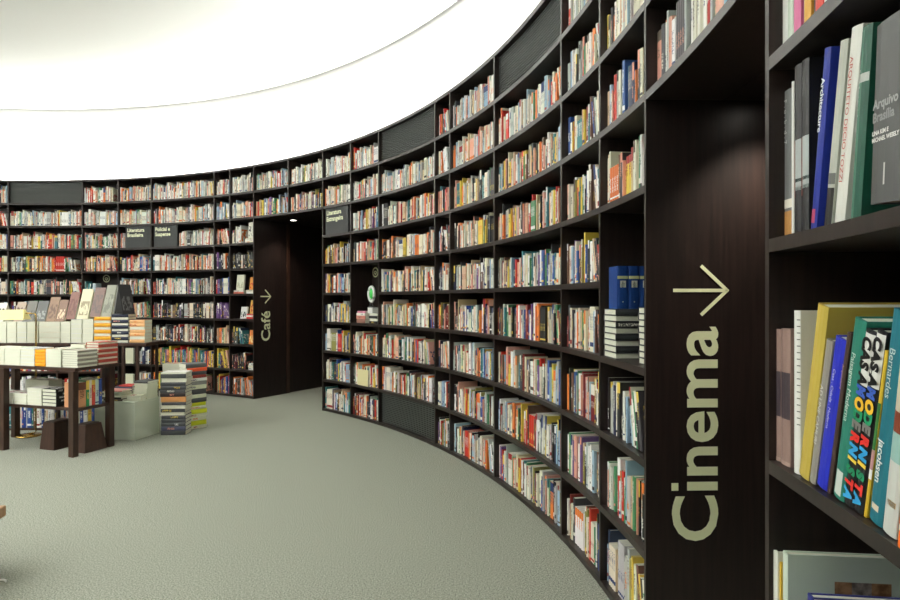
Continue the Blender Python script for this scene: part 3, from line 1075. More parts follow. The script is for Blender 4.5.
# ------------------------------------------------------------------ stacks of lying books
def stack(base, n, books, words, name='stacked_book', jitter=0.004, alt=False, group=None):
    """base: centre of the pile's foot at z; n: unit vector the spines look along; books: (colour word, rgb, t, h, d[, pages_out]) from the bottom up"""
    z = base.z
    N = len(books)
    side = V((-n.y, n.x, 0))
    for i, spec in enumerate(books):
        cw, rgb, t, h, d = spec[:5]
        flip = spec[5] if len(spec) > 5 else False
        nn = -n if flip else n
        b = Bk(cw, t, h, d, rgb, None, (rnd.random(), rnd.random(), 0.3), spec[6] if len(spec) > 6 else False, rnd.random() < 0.55 or cw in ('orange', 'lime', 'grey', 'maroon'))
        o = V((base.x, base.y, z)) + nn * (d / 2) + side * rnd.uniform(-jitter, jitter) + n * rnd.uniform(-jitter, jitter)
        M = flat_matrix(o, nn)
        M = M @ Matrix.Translation((0, 0, -h / 2))
        tw = rnd.uniform(-1, 1) * jitter * 4
        M = Matrix.Translation(o) @ Matrix.Rotation(tw, 4, 'Z') @ Matrix.Translation(-o) @ M
        b.M = M
        k = N - i
        pos = 'top' if k == 1 else 'bottom' if i == 0 else ordinal(k) + ' from top'
        if N == 1:
            lab = f'{cw} {words}'
        elif pos in ('top', 'bottom'):
            lab = f'{pos} {cw} book in {words}'
        else:
            lab = f'{cw} book {pos} in {words}'
        make_book(b, name, lab, 'book', group or ('books lying in ' + words if N > 1 else None))
        z += t + 0.0006
    return z


def at(xp, d, z=0.0):
    return V(((xp - 450) / F * d, d, z))


def rep(spec, n):
    return [spec] * n


CRM, WHT, BLUW, GRNW = (228, 224, 202), (236, 236, 228), (220, 226, 234), (220, 230, 208)
# --- niche beside the Cinema doorway: two white stacks and the blue set
zN = ZK[6] + TH / 2 + 0.001
aN = ray_angle(616, R + 0.012)
rhoN = V((math.cos(aN), math.sin(aN), 0)); tanN = V((math.sin(aN), -math.cos(aN), 0))
t8 = (pol(R, aN).y / F * 50) / 8 - 0.0006          # eight books fill 50 pixels there
Nst = [('charcoal', (58, 60, 62), t8, 0.225, 0.165, k % 2 == 0, True) for k in range(8)]
base = pol(R + 0.012 + 0.1125, aN, zN) - tanN * 0.0825
zt = stack(base, tanN, Nst, 'the niche pile under the blue set', jitter=0.0015)
base2 = pol(R + 0.045 + 0.1125, ray_angle(638, R + 0.045), zN) + tanN * 0.0425
stack(base2 + tanN * 0.035, tanN, [('charcoal', (58, 60, 62), t8 * 0.93, 0.225, 0.155, k % 2 == 1, True) for k in range(9)], 'the niche pile touching the Cinema panel', jitter=0.0015)
# blue set: three volumes whose spines face the doorway
for j in range(3):
    b = Bk('blue', 0.052, 0.195, 0.11, (22, 62, 130), (20, 50, 110), (0.5, 0.5, 0.5), True, True)
    o = pol(R + 0.02 + 0.0535 * j, aN, zt + 0.001) - tanN * 0.004
    b.M = axes(o, rhoN, -tanN, V((0, 0, 1)))
    ob = make_book(b, 'book', f'{("left", "middle", "right")[j]} volume of the blue three book set with portraits')
    HERO.append(ob)
    bands(ob, b, [(0.70, 0.77, (206, 208, 150)), (0.5, 0.66, (226, 226, 214), 0.25, 0.78), (0.5, 0.6, (60, 56, 52), 0.34, 0.7), (0.59, 0.64, (72, 66, 60), 0.44, 0.6), (0.15, 0.18, (206, 208, 190), 0.45, 0.55)])
# --- tall niche right of the Café doorway
zM = ZK[6] + TH / 2 + 0.001


def nich(x, rec):
    a = ray_angle(x, R + rec)
    return a, V((math.cos(a), math.sin(a), 0)), V((math.sin(a), -math.cos(a), 0))


a1_, rho1, tan1 = nich(372.6, 0.015)
zz = stack(pol(R + 0.095, a1_, zM), -rho1, [(('black', (34, 34, 36), 0.030, 0.17, 0.15, False, True), ('white', WHT, 0.028, 0.17, 0.15, True, True))[k % 2] for k in range(4)], 'the striped pile under the niche ornament', jitter=0.002)
a2_, rho2, tan2 = nich(360, 0.02)
z2 = stack(pol(R + 0.10, a2_, zM), -rho2, [('brown', (150, 110, 96), 0.045, 0.18, 0.14), ('salmon', (200, 130, 116), 0.04, 0.19, 0.14), ('white', WHT, 0.03, 0.18, 0.14), ('pink', (222, 140, 170), 0.022, 0.17, 0.13)],
           'the pink topped pile at left of the niche', jitter=0.003)
t = thing('gift_box', 'small white box resting on the striped pile in the niche', 'box', frame(nich(370, 0.03)[0], R + 0.03, zz + 0.001))
m = MB(); m.box(-0.05, 0.05, 0, 0.1, 0, 0.055); m.build('carton', WHITEP, t, bevel=0.002)
m = MB(); m.box(-0.051, 0.051, -0.001, 0.101, 0.056, 0.062); m.build('lid', WHITEP, t, bevel=0.001)
t = thing('desk_ornament', 'oval white ring ornament with green centre standing on the white box', 'ornament', frame(nich(371.5, 0.08)[0], R + 0.08, zz + 0.0645))
m = MB(); m.lathe([(0.04, 0), (0.04, 0.008), (0.012, 0.014)], 20); m.build('base', BLACK, t)
m = MB()
for sg in (-1, 1):
    m.tube([(sg * 0.026, 0, 0.012), (sg * 0.03, 0, 0.05), (sg * 0.022, 0, 0.085)], 0.004)
m.build('stand', CHROME, t)
m = MB(); n = 28
ring = [(0.058 * math.cos(2 * math.pi * k / n), 0, 0.155 + 0.082 * math.sin(2 * math.pi * k / n)) for k in range(n + 1)]
m.tube(ring, 0.017, 10); m.build('ring', WHITEP, t, smooth=True)
m = MB(); m.lathe([(0.001, -0.012), (0.03, -0.01), (0.042, 0), (0.03, 0.01), (0.001, 0.012)], 24, Matrix.Translation((0, 0, 0.155)) @ Matrix.Rotation(math.pi / 2, 4, 'X') @ Matrix.Diagonal((1, 1.45, 1, 1)))
m.build('disc', GREEN, t, smooth=True)

# --- display bay left of the Café doorway, shelf by shelf
aD0, aD1 = A(229.6), A(253.5)


def face_out(frac, rec, z, w, h, t, cw, rgb, label, acc=None, lean=9):
    """a book standing cover outwards, leaning back a little"""
    a = aD0 + (aD1 - aD0) * frac
    b = Bk(cw, t, h, w, rgb, acc, None, False)
    M = frame(a, R + rec, z + 0.0015 + t * math.sin(lean * D2R)) @ Matrix.Rotation(-lean * D2R, 4, 'X')
    # cover (local +x face) turned to the room
    b.M = M @ axes(V((-w / 2, t, 0)), V((0, -1, 0)), V((1, 0, 0)), V((0, 0, 1)))
    make_book(b, 'display_book', label)


def dpile(frac, rec, z, specs, words):
    a = aD0 + (aD1 - aD0) * frac
    rho = V((math.cos(a), math.sin(a), 0))
    return stack(pol(R + rec + 0.09, a, z + 0.001), -rho, specs, words, jitter=0.003)


def zrow(k):
    return ZK[k + 1] + TH / 2


dn = 'display bay left of Café doorway'
fill(dn, SHELF[2], aD0, aD0 + (aD1 - aD0) * 0.42, zrow(2), P - TH, {'white': 1, 'cream': 1, 'charcoal': 1}, lean=0)
z = dpile(0.75, 0.02, zrow(2), [('cream', CRM, 0.022, 0.19, 0.14), ('white', WHT, 0.022, 0.19, 0.14), ('cream', CRM, 0.018, 0.18, 0.14)], 'the low pile under a pale book, third display shelf')
face_out(0.78, 0.05, z, 0.14, 0.225, 0.03, 'cream', (226, 226, 212), 'pale book standing face out on a low pile, third display shelf down', lean=4)
fill(dn, SHELF[3], aD0, aD1, zrow(3), P - TH, {'charcoal': 4, 'black': 4, 'grey': 1, 'white': 0.6}, lean=1)
z = dpile(0.28, 0.02, zrow(4), [('salmon', (206, 120, 100), 0.025, 0.2, 0.14), ('white', WHT, 0.022, 0.19, 0.14)], 'the left low pile on the fifth display shelf')
face_out(0.30, 0.05, z, 0.15, 0.22, 0.025, 'cream', (226, 228, 206), 'tall cream book face out, left on the fifth display shelf', (190, 190, 160), 6)
z = dpile(0.78, 0.02, zrow(4), [('white', WHT, 0.03, 0.19, 0.14), ('cream', CRM, 0.02, 0.19, 0.14)], 'the right low pile on the fifth display shelf')
face_out(0.80, 0.06, z, 0.13, 0.18, 0.02, 'orange', (226, 150, 60), 'orange book face out, right on the fifth display shelf', (200, 60, 50), 8)
face_out(0.45, 0.05, zrow(5), 0.13, 0.17, 0.02, 'white', (222, 224, 222), 'white book face out with dark picture, left on the sixth display shelf', (70, 74, 72), 8)
z = dpile(0.79, 0.02, zrow(5), [('red', (196, 60, 56), 0.028, 0.18, 0.14), ('white', WHT, 0.022, 0.18, 0.14), ('red', (200, 70, 70), 0.02, 0.18, 0.13)], 'the red and white pile on the sixth display shelf')
face_out(0.82, 0.06, z, 0.13, 0.19, 0.02, 'yellow', (228, 176, 80), 'yellow book face out above the red and white pile', (190, 90, 60), 8)
fill(dn, SHELF[6], aD0, aD0 + (aD1 - aD0) * 0.58, zrow(6), P - TH, {'teal': 4, 'charcoal': 4, 'navy': 2}, lean=1)
face_out(0.80, 0.05, zrow(6), 0.13, 0.20, 0.02, 'orange', (222, 130, 62), 'orange book face out on the seventh display shelf', (230, 214, 150), 8)
fill(dn, SHELF[7], aD0, aD0 + (aD1 - aD0) * 0.64, zrow(7), P - TH, {'black': 5, 'charcoal': 4, 'maroon': 1}, lean=0)
dpile(0.83, 0.02, zrow(7), [('white', WHT, 0.03, 0.15, 0.13), ('cream', CRM, 0.03, 0.15, 0.13), ('white', WHT, 0.028, 0.14, 0.13)], 'the white pile on the eighth display shelf')
fill(dn, SHELF[8], aD0, aD1, zrow(8), P - TH, {'charcoal': 4, 'grey': 3, 'orange': 1.5, 'brown': 2, 'salmon': 1}, lean=1)
# far bay with the emblem: a pale block and a few books
a_e, rho_e, tan_e = nich(92.5, 0.05)
b = Bk('sky-blue', 0.05, 0.17, 0.13, (196, 214, 222), plain=True)
b.M = frame(a_e, R + 0.05, zrow(4) + 0.001)
make_book(b, 'book', 'pale blue book standing alone left of the round emblem behind the tables')
fill('bay right of the far left grille', SHELF[4], A(82), A(90.5), zrow(4), P - TH, {'charcoal': 2, 'teal': 2, 'brown': 1}, hmean=0.17, lean=0)

b = Bk('cream', 0.012, 0.186, 0.22, (222, 214, 164), plain=True)
ac = ray_angle(362.5, R + 0.005)
b.M = frame(ac, R + 0.006, zrow(7) + 0.001) @ axes(V((-0.11, 0.012, 0)), V((0, -1, 0)), V((1, 0, 0)), V((0, 0, 1)))
make_book(b, 'display_book', 'cream booklet face out before a row of books, below the ornament niche')
for k, hgt in ((7, 0.24), (8, 0.2)):
    b = Bk('cream', 0.03, hgt, 0.17, (222, 222, 196), plain=True)
    ae = ray_angle(128.5, R + 0.05)
    b.M = frame(ae, R + 0.05, zrow(k) + 0.001) @ axes(V((-0.085, 0.03, 0)), V((0, -1, 0)), V((1, 0, 0)), V((0, 0, 1)))
    make_book(b, 'display_book', f'{("upper", "lower")[k - 7]} cream book face out on the back wall, seen under the display unit end')
    fill('bay with the Literatura Brasileira sign', SHELF[k], A(135.5), A(151), zrow(k), P - TH, {'blue': 2, 'navy': 2, 'grey': 3, 'orange': 2, 'white': 2, 'salmon': 1}, lean=0)

# ------------------------------------------------------------------ display table
e1 = V((-0.954, 0.3, 0)).normalized()                    # along the front edge, to the left
e2 = V((0.3, 0.954, 0)).normalized()                     # away, along the right end
TC = V((-9.12 * P, 14.6 * P, 0))                        # near right corner of the top
TZ = 2.19 * P
TLEN, TDEP = 1.35, 0.47
MT = axes(TC, -e1, e2, V((0, 0, 1)))                    # local x to the right (0 at the right end), y away
tb = thing('display_table', 'dark wooden two tier table stacked with white books, standing on the carpet', 'table', MT)
m = MB(); m.box(-TLEN, 0, 0, TDEP, TZ - 0.03, TZ); m.build('tabletop', TABLEWOOD, tb, bevel=0.003)
SZ = 1.16 * P
m = MB(); m.box(-TLEN + 0.05, -0.05, 0.075, TDEP - 0.01, SZ - 0.025, SZ); m.build('lower_shelf', TABLEWOOD, tb, bevel=0.002)
for lx, ly in ((-0.055, 0.03), (-0.07, TDEP - 0.045), (-0.89, 0.03), (-TLEN + 0.05, 0.03), (-TLEN + 0.05, TDEP - 0.03)):
    m = MB(); m.box(lx - 0.028, lx + 0.028, ly - 0.028, ly + 0.028, 0, TZ - 0.0305); m.build('leg', TABLEWOOD, tb, bevel=0.003)


def on_table(x, y, z):
    return MT @ V((x, y, z))


nF, nR, nB = -e2, -e1, e2                                # facing front, right end, back
stk_front = [  # x centre, width, top height in books, page colour word
    (-0.86, 0.15, 4, 'white', WHT), (-0.70, 0.15, 5, 'cream', CRM), (-0.545, 0.14, 6, 'pale green', GRNW), (-0.40, 0.125, 6, 'sky-blue', BLUW),
]
front_names = ['first', 'second', 'third', 'fourth']


def table_px(xp):
    """local x on the front edge of the table seen in column xp"""
    t_ = (xp - 450) / F
    # TC + s*(-e1) : x = t*y
    dx, dy = -e1.x, -e1.y
    return (t_ * TC.y - TC.x) / (dx - t_ * dy)


zt0 = TZ + 0.001
edges = [(-14, 3, 6, 'cream', CRM, 'far left cream stack'), (3, 19, 5, 'pale green', GRNW, 'pale stack left of bluish stack'), (19, 33.5, 5, 'sky-blue', BLUW, 'bluish stack left of orange stack'),
         (33.5, 44.5, 5, 'orange', (236, 160, 26), 'orange stack on the display table'), (44.5, 60, 6, 'pale green', GRNW, 'pale stack right of orange stack')]
for x0, x1, nb, cw, rgb, words in edges:
    l0, l1 = table_px(x0), table_px(x1)
    w = l1 - l0 - 0.006
    tt = 0.155 / nb if cw != 'orange' else 0.145 / nb
    flip = cw != 'orange'
    b0 = on_table((l0 + l1) / 2, 0.105, zt0)
    stack(b0, nF, [(cw, rgb, tt, w, 0.19, flip)] * nb, words + ('' if 'table' in words else ', display table'), jitter=0.0009)
# corner stack: fore edges in front, grey spines to the right
l0, l1 = table_px(60), table_px(77)
wc = l1 - l0 - 0.004
stack(on_table((l0 + l1) / 2, 0.115, zt0), nR, [('grey', (160, 156, 144), 0.0185, 0.20, wc - 0.016, k % 2 == 0) for k in range(8)], 'the grey corner stack, display table', jitter=0.0009)
# second stack on the right end: red and dark spines
stack(on_table(-0.08, 0.352, zt0), nR, [('maroon', (182, 80, 66), 0.0225, 0.212, 0.15, k % 2 == 0, True) for k in range(9)], 'the maroon stack at the table end', jitter=0.0009)
stack(on_table(-0.275, 0.345, zt0), nF, [('cream', CRM, 0.036, 0.17, 0.17, True)] * 5, 'the cream stack behind the corner stack', jitter=0.0009)
stack(on_table(-0.46, 0.33, zt0), nF, [('white', WHT, 0.036, 0.17, 0.16, True)] * 4, 'the white stack behind the orange stack', jitter=0.0009)
# lower shelf
zs0 = SZ + 0.001


def table_px2(xp, y):
    O = TC + e2 * y
    t_ = (xp - 450) / F
    dx, dy = -e1.x, -e1.y
    return (t_ * O.y - O.x) / (dx - t_ * dy)


for x0, x1, nb, hgt, words in ((-14, 0, 3, 0.10, 'the leftmost stack on the table lower shelf'), (0.5, 13, 3, 0.10, 'the second stack on the table lower shelf'), (13.5, 26, 3, 0.10, 'the low third stack, table lower shelf'),
                               (26.5, 41, 5, 0.155, 'the taller stack left on table lower shelf'), (41.5, 56, 5, 0.155, 'the striped stack, table lower shelf')):
    l0, l1 = table_px2(x0, 0.08), table_px2(x1, 0.08)
    sp = ('white', WHT, hgt / nb, l1 - l0 - 0.004, 0.15, True) if x0 != 41.5 else ('black', (34, 36, 36), hgt / nb, 0.15, l1 - l0 - 0.004, False, True)
    stack(on_table((l0 + l1) / 2, 0.16, zs0), nF if x0 != 41.5 else nR, [sp] * nb, words, jitter=0.002)
stack(on_table(table_px2(38, 0.28), 0.34, zs0), nF, [('grey', (200, 204, 190), 0.05, 0.30, 0.14, True)] * 4, 'the long pile at the back of table lower shelf', jitter=0.006)
# upright books at the right end of the lower shelf, spines to the right end
yy_ = 0.092
for cw, rgb, tk, h, lab in (('tan', (206, 150, 110), 0.085, 0.225, 'thick tan book with an illustrated face at the table lower shelf corner'),
                            ('green', (40, 140, 84), 0.034, 0.235, 'green book right of the illustrated one, table lower shelf'),
                            ('white', (226, 224, 212), 0.024, 0.235, 'white book between green and red, table lower shelf'),
                            ('red', (206, 70, 56), 0.036, 0.232, 'red book upright on the table lower shelf'),
                            ('sky-blue', (196, 214, 206), 0.036, 0.235, 'pale blue book right of the red one, table lower shelf'),
                            ('blue', (54, 80, 150), 0.036, 0.235, 'blue book at the right end of the table lower shelf')):
    b = Bk(cw, tk, h, 0.16, rgb, None if cw != 'tan' else (110, 70, 50), None if cw != 'tan' else (0.4, 0.9, 0.1))
    b.M = axes(on_table(-0.075, yy_, zs0), e2, e1, V((0, 0, 1)))
    if yy_ + tk > TDEP - 0.085:
        break
    HERO.append(make_book(b, 'book', lab))
    yy_ += tk + 0.001

# tapered boxes under the table
def tapered(corner_px, corner_d, bw, bd, tw, h, rot, label):
    M = Matrix.Translation(at(corner_px, corner_d)) @ Matrix.Rotation(rot, 4, 'Z')
    t = thing('tapered_box', label, 'box', M)
    i = (bw - tw) / 2
    m = MB()
    n0 = m.add([(-bw, 0, 0), (0, 0, 0), (0, bd, 0), (-bw, bd, 0), (-bw + i, i, h), (-i, i, h), (-i, bd - i, h), (-bw + i, bd - i, h)])
    for q in ((3, 2, 1, 0), (0, 1, 5, 4), (1, 2, 6, 5), (2, 3, 7, 6), (3, 0, 4, 7), (4, 5, 6, 7)):
        m.face([n0 + k for k in q])
    m.build('body', TABLEWOOD, t, bevel=0.003)
    m = MB(); m.box(-bw + i + 0.012, -i - 0.012, i + 0.012, bd - i - 0.012, h + 0.0005, h + 0.006); m.build('top_inset', TABLEWOOD, t)


rt = math.atan2(-e1.y, -e1.x)
tapered(85, 14.75 * P + 0.10, 0.20, 0.24, 0.13, 0.245, rt, 'dark wooden tapered box on the carpet under the table, right one')
tapered(54, 15.05 * P + 0.10, 0.18, 0.24, 0.14, 0.25, rt, 'dark wooden tapered box on the carpet under the table, left one')

# ------------------------------------------------------------------ tall display gondola behind the table
GY = 17.7 * P
GX0, GX1 = -14.6 * P, (146 - 450) / F * GY
GD = 0.48
GB = 0.26
gz = [0.02, 0.96 * P, 1.74 * P, 2.58 * P]
tg = thing('display_unit', 'long dark display unit with shelves and book stacks on top, behind the table', 'display unit', Matrix.Translation((GX1, GY, 0)))
W = GX1 - GX0
for i, z in enumerate(gz):
    m = MB()
    if i == 3:
        m.box(-W, 0, 0, GD, z - 0.035, z); m.build('top_board', TABLEWOOD, tg, bevel=0.003)
    else:
        m.box(-W + 0.02, -0.481, 0.01, GB - 0.01, z - 0.02, z); m.build('shelf', TABLEWOOD, tg)
dv = [-W + 0.011, -1.42, -0.95, -0.48]
for x in dv:
    m = MB(); m.box(x - 0.01, x + 0.01, 0.005, GB - 0.005, 0.0, gz[3] - 0.036); m.build('side_panel', TABLEWOOD, tg)
m = MB(); m.box(-W + 0.02, -0.481, GB - 0.009, GB - 0.003, 0.021, gz[3] - 0.036); m.build('back_panel', PANEL, tg)
for x, y in ((-0.105, 0.03), (-0.255, 0.03), (-0.105, 0.45)):
    m = MB(); m.box(x - 0.014, x + 0.014, y - 0.014, y + 0.014, 0, gz[3] - 0.036); m.build('leg', TABLEWOOD, tg)


def straight_fill(x0, x1, y, z, clear, weights, hm, bay, shelf, dm=0.7):
    pos = x0 + 0.003; bs = []
    while True:
        t = min(0.045, max(0.012, rnd.lognormvariate(math.log(0.024), 0.4)))
        h = min(clear - 0.012, rnd.gauss(hm, 0.012))
        b = Bk(pick(weights), t, h, h * dm)
        if pos + t > x1 - 0.003:
            break
        b.M = Matrix.Translation((GX1 + pos, y + rnd.uniform(0, 0.01), z + 0.001))
        bs.append(b); pos += t + 0.001
    cells.append((bay, shelf, bs))


BRT = {'white': 8, 'cream': 6, 'grey': 6, 'blue': 4, 'red': 3, 'orange': 5, 'green': 3, 'maroon': 4, 'teal': 4, 'yellow': 3, 'brown': 3, 'purple': 3}
for i in range(3):
    for x0, x1 in zip(dv, dv[1:]):
        cl = (gz[i + 1] - (0.036 if i == 2 else 0.02)) - gz[i]
        ww = BRT
        straight_fill(x0 + 0.011, x1 - 0.011, GY + 0.03, gz[i], cl, ww, min(0.24, cl * 0.8), 'display unit behind the table', ('bottom shelf', 'middle shelf', 'top shelf')[i])

# stacks on top of it
zg = gz[3] + 0.001
nY = V((0, -1, 0)); nX = V((1, 0, 0))


def gx(xp, y):
    return (xp - 450) / F * (GY + y)


gst = [(-14, -2, 4, 'cream', CRM, 'leftmost cream stack'), (-1.5, 6, 4, 'pale green', GRNW, 'pale stack by lamp shade'), (6.5, 16, 4, 'cream', CRM, 'cream stack under the lamp shade'),
       (16.5, 26, 4, 'sky-blue', BLUW, 'bluish stack by the lamp pole'), (26.5, 37.5, 4, 'cream', (232, 224, 204), 'cream stack left of lamp pole'),
       (38.5, 59.5, 4, 'cream', (238, 226, 206), 'wide stack right of lamp pole'), (60, 70, 4, 'cream', (234, 236, 212), 'stack with brown tents on top'),
       (70.5, 81.5, 5, 'white', (224, 224, 234), 'lilac white stack')]
tops = {}
for x0, x1, nb, cw, rgb, words in gst:
    w = gx(x1, 0.02) - gx(x0, 0.02) - 0.004
    hgt = {4: 0.225, 5: 0.25}[nb]
    c = V(((gx(x0, 0.02) + gx(x1, 0.02)) / 2, GY + 0.11, zg))
    tops[x0] = (c, stack(c, nY, [(cw, rgb, hgt / nb - 0.0006, w, 0.17, True)] * nb, words + ' on display unit', jitter=0.0015), w)
# cream stack with orange spine labels, its spines half in view, and the navy stack
w = gx(93, 0.02) - gx(82, 0.02) - 0.004
c = V(((gx(82, 0.02) + gx(93, 0.02)) / 2, GY + 0.11, zg))
tops[82] = (c, stack(c, nY, [('cream', (236, 234, 210), 0.05, w, 0.17, True)] * 5, 'cream stack beside the orange spines, display unit', jitter=0.0015), w)
w = gx(110.5, 0.02) - gx(93.5, 0.02) - 0.004
c = V(((gx(93.5, 0.02) + gx(110.5, 0.02)) / 2, GY + 0.11, zg))
tops[93] = (c, stack(c, nY, [('orange', (232, 172, 50), 0.034, w, 0.17, k % 2 == 0, True) for k in range(8)], 'the orange spined stack on the display unit', jitter=0.0015), w)
w = gx(128, 0.02) - gx(111, 0.02) - 0.004
c = V(((gx(111, 0.02) + gx(128, 0.02)) / 2, GY + 0.11, zg))
tops[111] = (c, stack(c, nY, [('navy', (34, 42, 62), 0.030, w, 0.17, k % 2 == 0, True) for k in range(10)], 'the navy striped stack on the display unit', jitter=0.0015), w)
w = gx(144.5, 0.02) - gx(129, 0.02) - 0.004
c = V(((gx(129, 0.02) + gx(144.5, 0.02)) / 2, GY + 0.11, zg))
stack(c, nY, [('tan', (226, 176, 120), 0.034, w, 0.16, k % 3 == 1) for k in range(7)], 'the tan stack at the display unit end', jitter=0.003)
# more stacks along the far side of the top
stack(V((gx(20, 0.3), GY + 0.36, zg)), nY, [('white', WHT, 0.055, 0.3, 0.2, True)] * 4, 'the hidden white stack at the back, display unit', jitter=0.004)


def tent(x0, x1, ytop, z, y, cw, rgb, acc, label, back=None, lean=20):
    """a book stood half open like a tent: two covers meeting at a ridge with the pages between"""
    xa, xb = gx(x0, y), gx(x1, y)
    w = xb - xa
    hgt = CAMZ + (300 - ytop) / F * (GY + y + 0.05) - z
    L_ = hgt / math.cos(lean * D2R)
    t = thing('display_book', label, 'book', Matrix.Translation(((xa + xb) / 2, GY + y, z + 0.001)), 'tent-standing display books')
    sl = hgt * math.tan(lean * D2R)
    for nm, sgn, c in (('front_cover', -1, rgb), ('back_cover', 1, back or rgb)):
        m = MB()
        th = 0.004
        pts = []
        # slab from foot to ridge
        y0, y1 = sl * (1 + sgn), sl
        ny, nz = sgn * math.cos(lean * D2R), math.sin(lean * D2R)
        q = [(y0, 0), (y1, hgt)]
        i0 = m.add([(-w / 2, q[0][0], q[0][1]), (w / 2, q[0][0], q[0][1]), (w / 2, q[1][0], q[1][1]), (-w / 2, q[1][0], q[1][1])])
        m.add([(-w / 2, q[0][0] - sgn * th, q[0][1]), (w / 2, q[0][0] - sgn * th, q[0][1]), (w / 2, q[1][0] - sgn * th * 0.2, q[1][1] - 0.006), (-w / 2, q[1][0] - sgn * th * 0.2, q[1][1] - 0.006)])
        c = tuple(q * (0.84 if max(c) < 210 else 0.95) for q in c)
        bk = (lin(c), lin(acc), (rnd.random(), rnd.random(), rnd.random(), 1))
        m.face([i0, i0 + 1, i0 + 2, i0 + 3], 0, [(2, 0), (3, 0), (3, 1), (2, 1)], bk)
        for f in ((7, 6, 5, 4), (0, 4, 5, 1), (1, 5, 6, 2), (2, 6, 7, 3), (3, 7, 4, 0)):
            m.face([i0 + k for k in f], 0, None, bk)
        fixn(m.build(nm, COVER, t))
    m = MB()
    pw = w / 2 - 0.004
    i0 = 0
    m.add([(-pw, sl * 0.06 + 0.006, 0.004), (pw, sl * 0.06 + 0.006, 0.004), (pw, sl * 0.98, hgt - 0.012), (-pw, sl * 0.98, hgt - 0.012),
           (-pw, sl * 0.42, 0.004), (pw, sl * 0.42, 0.004), (pw, sl * 1.0, hgt - 0.014), (-pw, sl * 1.0, hgt - 0.014)])
    for f in ((0, 1, 2, 3), (7, 6, 5, 4), (0, 4, 5, 1), (1, 5, 6, 2), (2, 6, 7, 3), (3, 7, 4, 0)):
        m.face(list(f))
    fixn(m.build('pages', PAGES, t))


z0_ = tops[6.5][1]
tent(-6, 3, 303, tops[-1.5][1], 0.06, 'white', (226, 220, 210), (60, 60, 60), 'white tent-standing book at the far left edge, by the lamp shade')
tent(13, 22, 302, tops[16.5][1], 0.07, 'tan', (196, 176, 156), (90, 70, 60), 'tan tent-standing book between lamp shade and grey tents')
tent(23.5, 33, 301, tops[26.5][1], 0.06, 'grey', (126, 126, 118), (60, 60, 58), 'left grey tent-standing book behind the lamp arm')
tent(34, 44.5, 301, tops[38.5][1], 0.06, 'charcoal', (104, 108, 106), (150, 154, 150), 'charcoal tent-standing book right of the lamp pole', (236, 236, 230))
tent(45.5, 55, 297, tops[38.5][1], 0.06, 'brown', (160, 128, 100), (96, 70, 54), 'light brown tent-standing book left of the darker brown tents')
tent(55.5, 64, 300, tops[60][1], 0.06, 'brown', (150, 118, 96), (214, 190, 160), 'second light brown tent-standing book, photo cover')
tent(65.5, 74.5, 292, tops[70.5][1], 0.05, 'brown', (148, 100, 86), (104, 66, 58), 'reddish brown tent-standing book left of the cream one')
tent(76.5, 87.5, 289, tops[82][1], 0.05, 'cream', (222, 216, 182), (150, 140, 110), 'cream tent-standing book with a landscape cover')
tent(89.5, 100, 287.5, tops[93][1], 0.05, 'brown', (138, 108, 98), (96, 82, 78), 'dark brown tent-standing book right of the cream one')
tent(101, 110.5, 285, tops[93][1] + 0.0, 0.05, 'olive', (164, 168, 148), (110, 112, 98), 'grey green tent-standing book beside the black tent')
# last tent turned sideways: its black cover faces right
zt_ = tops[111][1]
t = thing('display_book', 'black covered tent-standing book at the right end of the row', 'book', Matrix.Translation((gx(121.5, 0.1), GY + 0.03, zt_ + 0.001)) @ Matrix.Rotation(-0.5, 4, 'Z'), 'tent-standing display books')
hg = CAMZ + (300 - 284.5) / F * (GY + 0.1) - zt_
for nm, sg, c in (('front_cover', -1, (206, 210, 206)), ('back_cover', 1, (34, 34, 36))):
    m = MB(); hw = 0.082
    i0 = m.add([(sg * hw, 0, 0), (sg * hw, 0.14, 0), (0, 0.14, hg), (0, 0, hg), (sg * (hw - 0.006), 0, 0), (sg * (hw - 0.006), 0.14, 0), (0, 0.14, hg - 0.014), (0, 0, hg - 0.014)])
    bk = (lin(c), lin((90, 90, 92)), (0.3, 0.5, 0.4, 1))
    m.face([i0, i0 + 1, i0 + 2, i0 + 3], 0, [(2, 0), (3, 0), (3, 1), (2, 1)], bk)
    for f in ((7, 6, 5, 4), (0, 4, 5, 1), (1, 5, 6, 2), (2, 6, 7, 3), (3, 7, 4, 0)):
        m.face([i0 + k for k in f], 0, None, bk)
    fixn(m.build(nm, COVER, t))
m = MB(); i0 = m.add([(-0.068, 0.004, 0.003), (0.068, 0.004, 0.003), (0, 0.004, hg - 0.03), (-0.068, 0.136, 0.003), (0.068, 0.136, 0.003), (0, 0.136, hg - 0.03)])
for f in ((0, 1, 2), (5, 4, 3), (0, 3, 4, 1), (1, 4, 5, 2), (2, 5, 3, 0)):
    m.face(list(f))
fixn(m.build('pages', mat('black_endpaper', (26, 26, 27), 0.8), t))

# ------------------------------------------------------------------ floor lamp and foot switch
LD = 16.98 * P
lp = at(36, LD)
t = thing('floor_lamp', 'brass reading lamp with pale yellow shade standing on the carpet behind the table', 'floor lamp', Matrix.Translation(lp))
m = MB(); m.lathe([(0.112, 0.0), (0.115, 0.008), (0.108, 0.016), (0.03, 0.022), (0.012, 0.03)], 32, Matrix.Translation((-0.08, 0, 0))); m.build('base', BRASS, t, smooth=True)
zl = CAMZ + (300 - 313.5) / F * LD
m = MB(); m.tube([(-0.08, 0, 0.025), (-0.02, 0, 0.03), (0, 0, 0.05), (0, 0, zl - 0.02), (-0.01, 0, zl)], 0.0075); m.build('pole', BRASS, t, smooth=True)
m = MB(); m.tube([(-0.01, 0, zl), (-0.09, 0, zl + 0.002), (-0.12, 0, zl)], 0.006); m.build('arm', BRASS, t, smooth=True)
xs0, xs1 = (-1 - 36) / F * LD, (27.5 - 36) / F * LD
